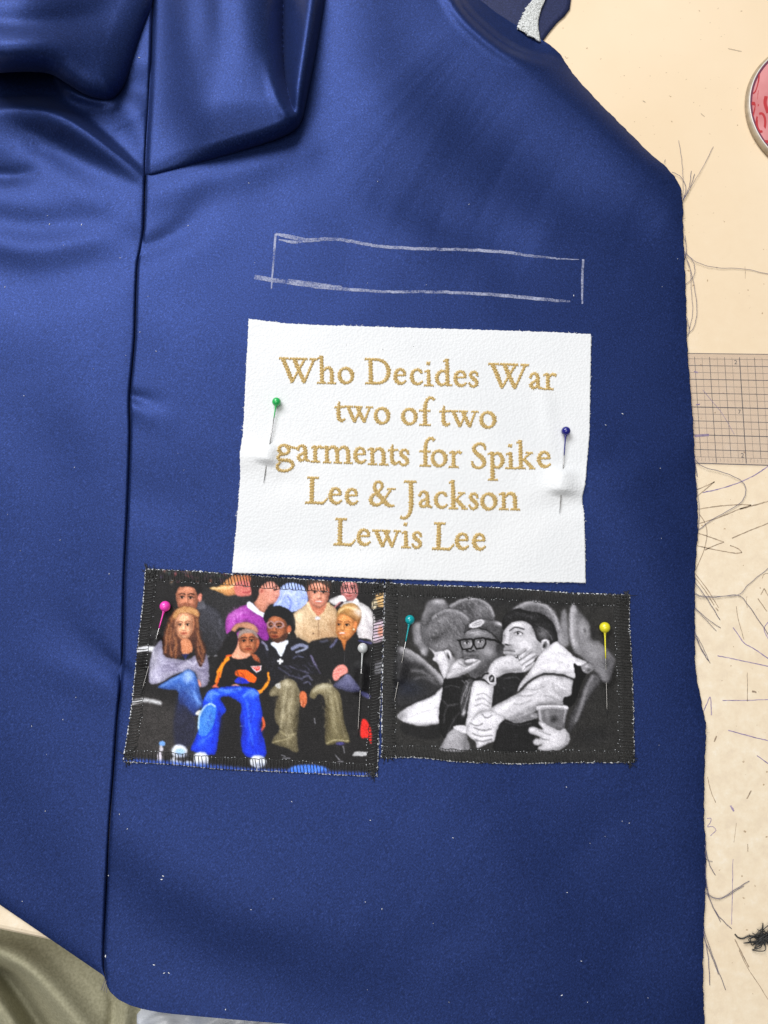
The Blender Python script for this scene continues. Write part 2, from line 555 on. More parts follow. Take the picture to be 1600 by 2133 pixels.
def left_h(U, V):
    z = np.full(np.shape(U), 2.2) + cloth_ripple(U, V)
    su = interp_s(SEAM, V)
    dd = np.abs(su - U)
    # hollow below the puffed sleeve, and the diagonal fold towards the seam joint
    z = z + 4.0 * sstep(200, 120, V) * sstep(150, 230, U)
    z = z + ridge(U, V, [(-60, 236), (50, 226), (130, 246), (215, 302), (296, 368)], [9, 11, 11, 6.5, 1.4], [17, 16, 13, 10, 8], [44, 42, 34, 24, 12])
    z = z - ridge(U, V, [(-60, 172), (40, 174), (110, 176)], [7.0, 7.0, 5.0], [26, 24, 18])
    z = z + ridge(U, V, [(122, 166), (142, 184), (172, 200), (212, 208), (240, 196)], [4.5, 5.0, 4.0, 2.5, .5], [9, 11, 10, 10, 9])
    z = z + ridge(U, V, [(240, 210), (285, 240), (306, 300)], [3.0, 3.2, 1.5], [30, 28, 18])
    z = z - ridge(U, V, [(-60, 235), (60, 275), (160, 340), (240, 400)], [2.6, 2.8, 2.2, .6], [30, 30, 30, 28])
    z = z + ridge(U, V, [(-60, 300), (60, 320), (170, 380), (270, 420)], [2.0, 2.2, 2.0, .8], [28, 30, 32, 30])
    z = z - ridge(U, V, [(-60, 362), (20, 366), (90, 356)], [2.0, 2.0, .3], [13, 12, 14])
    z = z + ridge(U, V, [(-60, 410), (60, 420), (170, 430)], [1.4, 1.4, .6], [26, 30, 36])
    z = z - ridge(U, V, [(-60, 452), (60, 476), (190, 468), (290, 500)], [1.0, 1.4, 1.2, .6], [26, 26, 24, 20])
    z = z + ridge(U, V, [(-60, 486), (60, 512), (160, 500), (280, 470)], [1.4, 1.7, 1.4, .5], [22, 24, 24, 22])
    z = z - ridge(U, V, [(-60, 560), (70, 590), (200, 560), (290, 540)], [1.5, 1.7, 1.2, .3], [34, 36, 32, 24])
    z = z + ridge(U, V, [(40, 700), (150, 760), (190, 900), (190, 1100)], [.8, 1.0, .8, .4], [90, 90, 80, 70])
    z = z - ridge(U, V, [(60, 800), (120, 1000), (110, 1250)], [.8, 1.4, .8], [60, 70, 70])
    z = z - ridge(U, V, [(100, 1270), (180, 1345), (256, 1402)], [.1, 1.0, 1.9], [26, 20, 12], [34, 28, 18])
    z = z + ridge(U, V, [(40, 1370), (150, 1410), (240, 1440)], [.2, .9, .8], [34, 30, 24])
    z = z + ridge(U, V, [(-20, 1500), (100, 1600), (190, 1800)], [1.4, 1.6, 1.2], [90, 90, 70])
    z = z - 2.2 * np.exp(-dd / 1.7) - 0.25 * np.exp(-(dd / 16.0) ** 2)
    # bottom cut edge
    q = np.clip(U - (V - 1885) * 220 / 150.0, 0, 400)
    k = np.exp(-q / 24.0) * sstep(1700, 1800, V)
    z = z * (1 - k) + 1.4 * k
    return np.maximum(z, 0.35)


g_loc = P(800, 1400, 0)
garment = thing('satin_garment', 'glossy navy blue satin garment piece spread over the cream table', 'garment', tuple(g_loc))


def solid(o, t=0.0005):
    m = o.modifiers.new('thickness', 'SOLIDIFY'); m.thickness = t; m.offset = -1.0
    return o


# front panel
vv = np.linspace(-60, 2200, 620)
uL = interp_s(SEAM, np.minimum(vv, 2040))
low = np.array([(2040, 219), (2052, 222), (2066, 229), (2082, 246), (2094, 270), (2103, 300), (2111, 345), (2118, 420), (2126, 510), (2134, 610), (2150, 760), (2170, 900), (2200, 1100)], float)
uL = np.where(vv > 2040, np.interp(vv, low[:, 0], low[:, 1]), uL)
uR = interp_s(EDGE, vv) + 0.9 * np.sin(vv / 5.3) * np.sin(vv / 17.0) + RNG.normal(0, .35, len(vv))
s = np.linspace(0, 1, 340)
s = np.interp(s, [0, .05, .12, .94, 1], [0, .018, .06, .97, 1])
U = uL[:, None] * (1 - s) + uR[:, None] * s
V = np.repeat(vv[:, None], len(s), 1)
mb = MB(); mb.grid(P(U, V, front_h(U, V)))
solid(mb.build('front_panel', M_SATIN, garment))
# side panel (left of the seam)
vv = np.linspace(-60, 2039, 520)
uR = interp_s(SEAM, vv)
uL = np.where(vv > 1831, (vv - 1885) * 220 / 150.0, -80)
uL = np.minimum(np.maximum(uL, -80), uR - 1)
s = np.interp(np.linspace(0, 1, 150), [0, .8, 1], [0, .92, 1])
U = uL[:, None] * (1 - s) + uR[:, None] * s
V = np.repeat(vv[:, None], len(s), 1)
mb = MB(); mb.grid(P(U, V, left_h(U, V)))
solid(mb.build('side_panel', M_SATIN, garment))

# sleeve: flap right of the seam
B = catmull([(304, 366), (345, 356), (400, 341), (470, 322), (540, 301), (585, 285), (615, 268), (629, 244), (640, 195), (655, 125), (668, 55), (679, 0), (690, -60)], 10)
sl = np.r_[0, np.cumsum(np.linalg.norm(np.diff(B, axis=0), axis=1))]
ns = 260
ss = np.linspace(0, 1, ns)
Bx = np.interp(ss * sl[-1], sl, B[:, 0]); By = np.interp(ss * sl[-1], sl, B[:, 1])
Av = np.interp(ss, [0, .45, 1], [366, 120, -60]); Au = interp_s(SEAM, Av)
t = np.linspace(0, 1, 150)
U = Au[:, None] * (1 - t) + Bx[:, None] * t
V = Av[:, None] * (1 - t) + By[:, None] * t


def flap_h(U, V):
    d, _, _ = pl_dist(U, V, B[::3])
    R = 34.0
    x = np.clip(1 - d / R, 0, 1)
    su = interp_s(SEAM, V)
    ds = np.clip(U - su, 0, 500)
    hi = 2.5 + 13.0 * sstep(0, 150, ds) * sstep(390, 200, V)
    z = 2.3 + hi * np.sqrt(np.clip(1 - x ** 2, 0, 1))
    z = z - 1.8 * np.exp(-(ds / 7.0) ** 2)
    # deep pleat
    z = z - ridge(U, V, [(592, -80), (590, 20), (590, 90), (594, 160), (606, 215), (616, 240)], [16.5, 16.5, 16, 13, 8, 1.5], [13, 13, 11, 9, 7, 6], power=1.15)
    z = z + ridge(U, V, [(655, -70), (645, 40), (634, 120), (624, 190), (618, 240)], [3.0, 3.4, 3.2, 2.6, 1.0], [14, 14, 12, 11, 10])
    z = z + ridge(U, V, [(560, 130), (574, 190), (592, 232)], [.5, 1.8, 1.4], [10, 9, 9])
    z = z + ridge(U, V, [(380, -60), (385, 60), (400, 180)], [1.0, 1.3, .5], [22, 26, 30])
    z = z - ridge(U, V, [(425, -60), (430, 50), (440, 130)], [1.3, 1.4, .3], [18, 20, 26])
    z = z + ridge(U, V, [(490, -60), (500, 80), (490, 200)], [1.3, 1.5, .6], [30, 30, 36])
    return np.maximum(1.2 + (z - 1.2) * sstep(-60, -22, V), 1.2)


mb = MB(); mb.grid(P(U, V, flap_h(U, V)))
solid(mb.build('sleeve', M_SATIN, garment))
# sleeve: puffed gather left of the seam
B2 = catmull([(-70, 150), (0, 149), (60, 147), (105, 152), (140, 172), (175, 193), (205, 203), (232, 203), (254, 180), (270, 140), (285, 95), (303, 45), (316, 5), (322, -60)], 10)
sl = np.r_[0, np.cumsum(np.linalg.norm(np.diff(B2, axis=0), axis=1))]
Bx = np.interp(ss * sl[-1], sl, B2[:, 0]); By = np.interp(ss * sl[-1], sl, B2[:, 1])
Ax = np.interp(ss, [0, 1], [-70, 320]); Ay = np.full(ns, -62.0)
t = np.linspace(0, 1, 160)
U = Ax[:, None] * (1 - t) + Bx[:, None] * t
V = Ay[:, None] * (1 - t) + By[:, None] * t


def puff_h(U, V):
    d, _, _ = pl_dist(U, V, B2[::3])
    x = np.clip(1 - d / 64.0, 0, 1)
    z = 4.0 + 14.0 * sstep(290, 10, U) + (9.0 + 9.0 * sstep(340, 0, U)) * np.sqrt(np.clip(1 - x ** 2, 0, 1))
    z = z - ridge(U, V, [(-60, 42), (60, 50), (160, 40), (240, 20)], [1.6, 1.8, 1.2, .3], [16, 18, 20, 22])
    z = z + ridge(U, V, [(-60, 90), (80, 92), (190, 100)], [1.2, 1.4, .8], [22, 22, 24])
    k = sstep(-60, -22, V) * sstep(-70, -30, U)
    return 1.0 + (z - 1.0) * k


mb = MB(); mb.grid(P(U, V, puff_h(U, V)))
solid(mb.build('sleeve_gather', M_SATIN, garment))

# darker lining side and white strip showing behind the shoulder
bp = np.array([(985, -60), (985, 20), (1040, 60), (1090, 88), (1128, 88), (1146, 64), (1162, 45), (1176, 33), (1187, 18), (1190, -5), (1192, -60)], float)
ctr = np.array([1080, -20.0])
rows = []
for k in np.linspace(0, 1, 12):
    q = ctr + (np.vstack([bp, bp[:1]]) - ctr) * k
    rows.append(P(q[:, 0], q[:, 1], 0.9 + 1.2 * (1 - k)))
mb = MB(); mb.grid(np.stack(rows, 0))
solid(mb.build('back_panel', M_SATIN_BACK, garment), 0.0004)
lft = catmull([(1128, -60), (1110, -4), (1098, 12), (1090, 28), (1080, 48), (1078, 60)], 12)
rgt = catmull([(1160, -60), (1136, 0), (1127, 22), (1122, 45), (1123, 66), (1127, 86)], 12)
lft[:, 0] += RNG.normal(0, 1.0, len(lft))
t = np.linspace(0, 1, 30)[None, :]
U = lft[:, :1] * (1 - t) + rgt[:, :1] * t; V = lft[:, 1:] * (1 - t) + rgt[:, 1:] * t
mb = MB(); mb.grid(P(U, V, 2.4 + 0.9 * np.sin(np.pi * t) ** .5 + RNG.normal(0, .13, U.shape)))
solid(mb.build('interfacing_strip', M_TERRY, garment), 0.0008)

# chalk rectangle
for pts, wd in [([(574, 487), (600, 492), (640, 500), (700, 498), (760, 508), (800, 514), (880, 518), (960, 520), (1050, 525), (1110, 533), (1160, 538), (1206, 541)], [4, 8, 8, 6, 6, 6, 6, 5.5, 6, 5, 3, 1.2]),
                ([(574, 487), (570, 540), (565, 602)], [4.5, 4, 2.5]),
                ([(530, 577), (600, 588), (690, 600), (800, 607), (900, 608), (1000, 612), (1080, 618), (1150, 625), (1188, 628)], [9, 8, 7, 5, 5.5, 6, 7, 6, 3]),
                ([(580, 499), (610, 504), (640, 503)], [2, 6, 2]),
                ([(600, 582), (650, 590), (712, 597)], [2, 6, 2]),
                ([(1215, 540), (1213, 590), (1213, 633)], [4.5, 4.5, 3])]:
    c = catmull(pts, 10)
    wdi = np.interp(np.linspace(0, len(pts) - 1, len(c)), range(len(pts)), wd)
    c = c + RNG.normal(0, .35, c.shape)
    mb = MB(); ribbon(mb, c, wdi * 1.05, front_h, 0.12)
    mb.build('chalk_line', M_CHALK, garment)

# lint specks on the satin
mb = MB()
spots = [(1297, 862), (321, 2010), (342, 2027), (352, 2027), (470, 2103), (1035, 885), (290, 120), (392, 470), (103, 467), (170, 468), (340, 1825), (337, 1832), (226, 1824), (220, 1992)]
while len(spots) < 75:
    u, v = random.uniform(10, 1440), random.uniform(330, 2100)
    if 470 < u < 1240 and 650 < v < 1230 or 245 < u < 1330 and 1170 < v < 1630:
        continue
    spots.append((u, v))
for i, (u, v) in enumerate(spots):
    if u > interp_s(EDGE, v) - 6:
        continue
    if v > 1880 and u < (v - 1885) * 1.47 + 12:
        continue
    h = front_h(np.array([u]), np.array([v]))[0] if u > interp_s(SEAM, v) else left_h(np.array([u]), np.array([v]))[0]
    c = P(u, v, h + 0.1)
    r = random.uniform(0.00010, 0.00024) if i > 13 else random.uniform(.0002, .0004)
    a = random.uniform(0, 3)
    dx, dy = math.cos(a) * r * random.uniform(1, 2), math.sin(a) * r * random.uniform(1, 2)
    mb.tube([c + [-dx, -dy, 0], c + [0, 0, r * .4], c + [dx, dy, 0]], [r * .5, r * .8, r * .4], 4)
o = mb.build('lint', M_LINT); o['kind'] = 'stuff'; o['label'] = 'tiny white lint specks scattered on the navy satin'; o['category'] = 'lint'


# frayed navy threads at the cut edge
def zc(h0, h1, n):
    return np.linspace(h0, h1, n)


def thread(pts, r=0.16, h0=1.2, h1=0.35, m=None, wob=0.35, name='loose_thread', par=None):
    c = catmull(pts, 9)
    n = len(c)
    c = c + np.stack([np.sin(np.arange(n) * 1.3 + pts[0][0]), np.cos(np.arange(n) * 1.1 + pts[0][1])], -1) * wob
    q = P(c[:, 0], c[:, 1], np.linspace(h0, h1, n))
    mb = MB(); mb.tube(q, np.full(n, r * .001), 5)
    return mb.build(name, m or M_NAVYTHREAD, par or garment)


for pts in [[(1423, 416), (1423, 370), (1420, 330), (1414, 292)], [(1423, 417), (1445, 380), (1466, 345), (1486, 305)], [(1423, 416), (1436, 388), (1440, 356)],
            [(1400, 358), (1418, 368), (1429, 390), (1424, 415)], [(1423, 418), (1438, 390), (1447, 362)], [(1384, 338), (1386, 332)],
            [(1426, 524), (1450, 545), (1490, 557), (1550, 560), (1605, 572)], [(1426, 526), (1444, 545), (1447, 570), (1434, 588), (1427, 592)],
            [(1426, 528), (1442, 575), (1452, 640), (1446, 680), (1432, 697)], [(1427, 530), (1438, 560), (1440, 600), (1443, 650), (1435, 690)],
            [(1427, 490), (1430, 520), (1427, 540)], [(1431, 660), (1436, 685), (1433, 700)],
            [(1446, 955), (1465, 972), (1510, 985), (1545, 1002), (1554, 1022), (1545, 1045), (1520, 1062), (1480, 1085), (1453, 1106)],
            [(1447, 957), (1450, 975), (1453, 993)], [(1450, 1000), (1457, 1060), (1455, 1105)],
            [(1448, 1235), (1460, 1241), (1490, 1242), (1538, 1239), (1560, 1217), (1605, 1180)], [(1448, 1238), (1462, 1243), (1492, 1244), (1537, 1240), (1560, 1262), (1605, 1328)],
            [(1448, 1213), (1475, 1250), (1500, 1291)], [(1448, 1266), (1475, 1290), (1501, 1308)], [(1448, 1267), (1470, 1290), (1492, 1314)],
            [(1448, 1318), (1463, 1345), (1479, 1381)], [(1448, 1316), (1460, 1350), (1476, 1377)], [(1448, 1324), (1458, 1345), (1470, 1366)],
            [(1468, 1858), (1488, 1870), (1505, 1870), (1527, 1856), (1561, 1835)], [(1468, 1862), (1490, 1872), (1508, 1870), (1550, 1845)],
            [(1469, 1800), (1474, 1860), (1501, 1921)], [(1469, 1820), (1478, 1870), (1495, 1905), (1524, 1935)], [(1468, 1775), (1472, 1790), (1484, 1795)], [(1468, 1760), (1478, 1800), (1490, 1823)],
            [(1465, 1935), (1488, 2000), (1512, 2062)], [(1465, 1940), (1475, 1990), (1479, 2052)], [(1465, 1950), (1486, 2000), (1497, 2030)],
            [(1470, 1750), (1471, 1790), (1470, 1840)]]:
    thread(pts, r=random.uniform(.08, .13))
# frayed tuft at the foot of the seam
for k in range(7):
    u0 = 219 + k * 3
    thread([(u0, 2040 + k * 3), (u0 - 4 + k, 2052 + k * 2), (u0 - 8 + 2.4 * k, 2062 + 3 * (k % 3))], r=.11, h0=1.6, h1=1.2, wob=.2)
# short whiskers along the cut edge
mb = MB()
for v in np.arange(396, 2130, 8.5):
    u = interp_s(EDGE, v)
    L = random.uniform(.4, 2.5) if random.random() < .93 else random.uniform(3, 8)
    a = random.uniform(-1.0, 1.0)
    q = P(np.array([u - 1, u + L * math.cos(a) * .6, u + L * math.cos(a)]), np.array([v, v + L * math.sin(a) * .5, v + L * math.sin(a)]), np.array([1.2, 1.1, .8]))
    mb.tube(q, [.00008, .00007, .00004], 3)
o = mb.build('edge_fray', M_NAVYTHREAD, garment); o['kind'] = 'stuff'

# ------------------------------------------------------------------ pins (positions are used by the cloth they pass under)
# head, exit point on the cloth, re-entry point, tip ; heights above table in mm are set from the cloth
PINS = {
    'green': dict(head=(576, 837), a=(563, 921), b=(553, 968), tip=(549, 1006), r=9.3),
    'navy': dict(head=(1179, 898), a=(1173, 972), b=(1168, 1032), tip=(1166, 1070), r=9.6),
    'pink': dict(head=(344, 1263), a=(330, 1318), b=(304, 1394), tip=(293, 1449), r=10.6),
    'pearl': dict(head=(755.5, 1350), a=(755.5, 1379), b=(750, 1449), tip=(745, 1536), r=10),
    'teal': dict(head=(854, 1291), a=(839, 1370), b=(828, 1427), tip=(819, 1475), r=9.6),
    'yellow': dict(head=(1260, 1307), a=(1262, 1385), b=(1263, 1430), tip=(1265, 1494), r=10.6),
}


def hidden_bump(U, V, pin, amp, sx, skew=0.0):
    """cloth lifted over the hidden middle of a pin"""
    a, b = np.array(pin['a'], float), np.array(pin['b'], float)
    d = b - a; L = np.linalg.norm(d); d = d / L
    n = np.array([-d[1], d[0]])
    x = (U - a[0]) * d[0] + (V - a[1]) * d[1]
    y = (U - a[0]) * n[0] + (V - a[1]) * n[1]
    al = sstep(-4.0, 15.0, x) * sstep(L + 4.0, L - 15.0, x)
    return amp * al * np.exp(-0.5 * (y / sx) ** 2)


def leather_h(U, V):
    z = front_base(U, V) + 1.0 + 1.3 * sstep(1140, 1195, V) * sstep(860, 780, U)
    z = z + hidden_bump(U, V, PINS['green'], 2.4, 16) + hidden_bump(U, V, PINS['navy'], 2.4, 18)
    z = z + ridge(U, V, [(470, 950), (530, 950), (580, 962), (640, 990)], [1.4, 1.5, .8, .0], [20, 20, 20, 26])
    z = z - ridge(U, V, [(545, 990), (590, 1004), (650, 1014)], [.0, .6, .0], [14, 16, 20])
    z = z + ridge(U, V, [(1080, 990), (1140, 1005), (1190, 1008), (1240, 1005)], [.0, .8, 1.5, 1.4], [26, 24, 22, 20])
    z = z - ridge(U, V, [(1090, 1062), (1160, 1054), (1240, 1046)], [.0, .7, .7], [18, 16, 15])
    z = z + ridge(U, V, [(1120, 780), (1140, 850), (1150, 940)], [.1, .5, .2], [10, 12, 14])
    # edges curl up a touch
    z = z + 0.12 * np.sin(U / 61.0) * np.sin(V / 77.0)
    return z


def canvas_h(U, V):
    z = front_base(U, V) + 0.7 + 0.10 * np.sin(U / 43.0 + 1) * np.sin(V / 57.0)
    for k in ('pink', 'pearl', 'teal', 'yellow'):
        z = z + hidden_bump(U, V, PINS[k], 1.9, 9.0)
    return z




class LUT:
    """a height function sampled once on a fine grid, read back by interpolation"""
    def __init__(self, fn, u0, u1, v0, v1, step):
        self.u0, self.v0, self.st = u0, v0, step
        u, v = np.arange(u0, u1, step), np.arange(v0, v1, step)
        self.z = fn(*np.meshgrid(u, v))

    def __call__(self, U, V):
        x = np.clip((np.asarray(U, float) - self.u0) / self.st, 0, self.z.shape[1] - 1.001)
        y = np.clip((np.asarray(V, float) - self.v0) / self.st, 0, self.z.shape[0] - 1.001)
        i, j = y.astype(int), x.astype(int)
        a, b = y - i, x - j
        z = self.z
        return z[i, j] * (1 - a) * (1 - b) + z[i + 1, j] * a * (1 - b) + z[i, j + 1] * (1 - a) * b + z[i + 1, j + 1] * a * b


front_base = LUT(front_base, -90, 1520, -90, 2240, 4.0)
leather_h = LUT(leather_h, 460, 1260, 640, 1240, 1.5)
canvas_h = LUT(canvas_h, 225, 1345, 1160, 1650, 1.5)


# ------------------------------------------------------------------ white leather patch
def edge_grid(T, R, Bt, L, nr, nc):
    """Coons patch from four edge polylines in picture coordinates (T,B left to right; L,R top to bottom)"""
    def sam(p, n):
        p = catmull(p, 10); l = np.r_[0, np.cumsum(np.linalg.norm(np.diff(p, axis=0), axis=1))]
        s = np.linspace(0, l[-1], n)
        return np.stack([np.interp(s, l, p[:, 0]), np.interp(s, l, p[:, 1])], -1)
    T, Bt, L, R = sam(T, nc), sam(Bt, nc), sam(L, nr), sam(R, nr)
    s = np.linspace(0, 1, nc)[None, :, None]; t = np.linspace(0, 1, nr)[:, None, None]
    X = (1 - t) * T[None] + t * Bt[None] + (1 - s) * L[:, None] + s * R[:, None]
    X = X - ((1 - s) * (1 - t) * T[0] + s * (1 - t) * T[-1] + (1 - s) * t * Bt[0] + s * t * Bt[-1])
    return X


lw = thing('leather_patch', 'white leather patch with gold embroidered lettering pinned on navy satin', 'patch', tuple(P(860, 940, 2)))
X = edge_grid([(518, 664), (620, 675), (800, 681), (1000, 687), (1130, 691), (1232, 696)],
              [(1232, 696), (1230, 800), (1228, 900), (1222, 975), (1219, 1008), (1213, 1040), (1217, 1070), (1219, 1140), (1220, 1214)],
              [(483, 1193), (640, 1199), (800, 1206), (1000, 1211), (1220, 1214)],
              [(518, 664), (512, 780), (506, 900), (500, 940), (500, 975), (500, 1000), (497, 1040), (491, 1110), (483, 1193)], 240, 320)
nr, nc = X.shape[:2]
wob = RNG.normal(0, .5, (nr, nc, 2))
X[0] += wob[0]; X[-1] += wob[-1]; X[:, 0] += wob[:, 0]; X[:, -1] += wob[:, -1]
mb = MB(); mb.grid(P(X[..., 0], X[..., 1], leather_h(X[..., 0], X[..., 1])))
solid(mb.build('leather', M_LEATHER, lw), 0.0008)
# fibres on the cut leather edges
mb = MB()
for e, n in ((X[0], 26), (X[:, 0], 22), (X[:, -1], 20), (X[-1], 14)):
    for k in range(n):
        p = e[random.randrange(2, len(e) - 2)]
        for j in range(random.randint(1, 4)):
            a = random.uniform(0, 6.28); L = random.uniform(1.5, 5)
            q = np.array([p, p + [math.cos(a) * L * .5, math.sin(a) * L * .5], p + [math.cos(a + .6) * L, math.sin(a + .6) * L]])
            z = leather_h(q[:, 0], q[:, 1])
            mb.tube(P(q[:, 0], q[:, 1], z - .3), [.0001, .00009, .00005], 3)
o = mb.build('edge_fibres', M_LINT, lw); o['kind'] = 'stuff'
# three dark specks
for u, v, r in ((797, 728, .16), (861, 722, .11), (721, 719, .09), (750, 1146, .13), (870, 1153, .12)):
    h = leather_h(np.array([u]), np.array([v]))[0]
    c = P(u, v, h + .03)
    mb = MB(); mb.tube([c, c + [.0003, .0002, .00003]], [r * .001, r * .0006], 5)
    mb.build('speck', M_BLACKTHREAD, lw)

# ---- embroidered letters: strokes as (x, y, width) in cap heights
def ell_s(cx, cy, rx, ry, thick, thin, n=22, tilt=0.35):
    out = []
    for k in range(n + 1):
        a = 2 * math.pi * k / n + 0.4
        wv = thin + (thick - thin) * abs(math.cos(a - tilt)) ** 1.4
        out.append((cx + rx * math.cos(a), cy + ry * math.sin(a), wv))
    return out


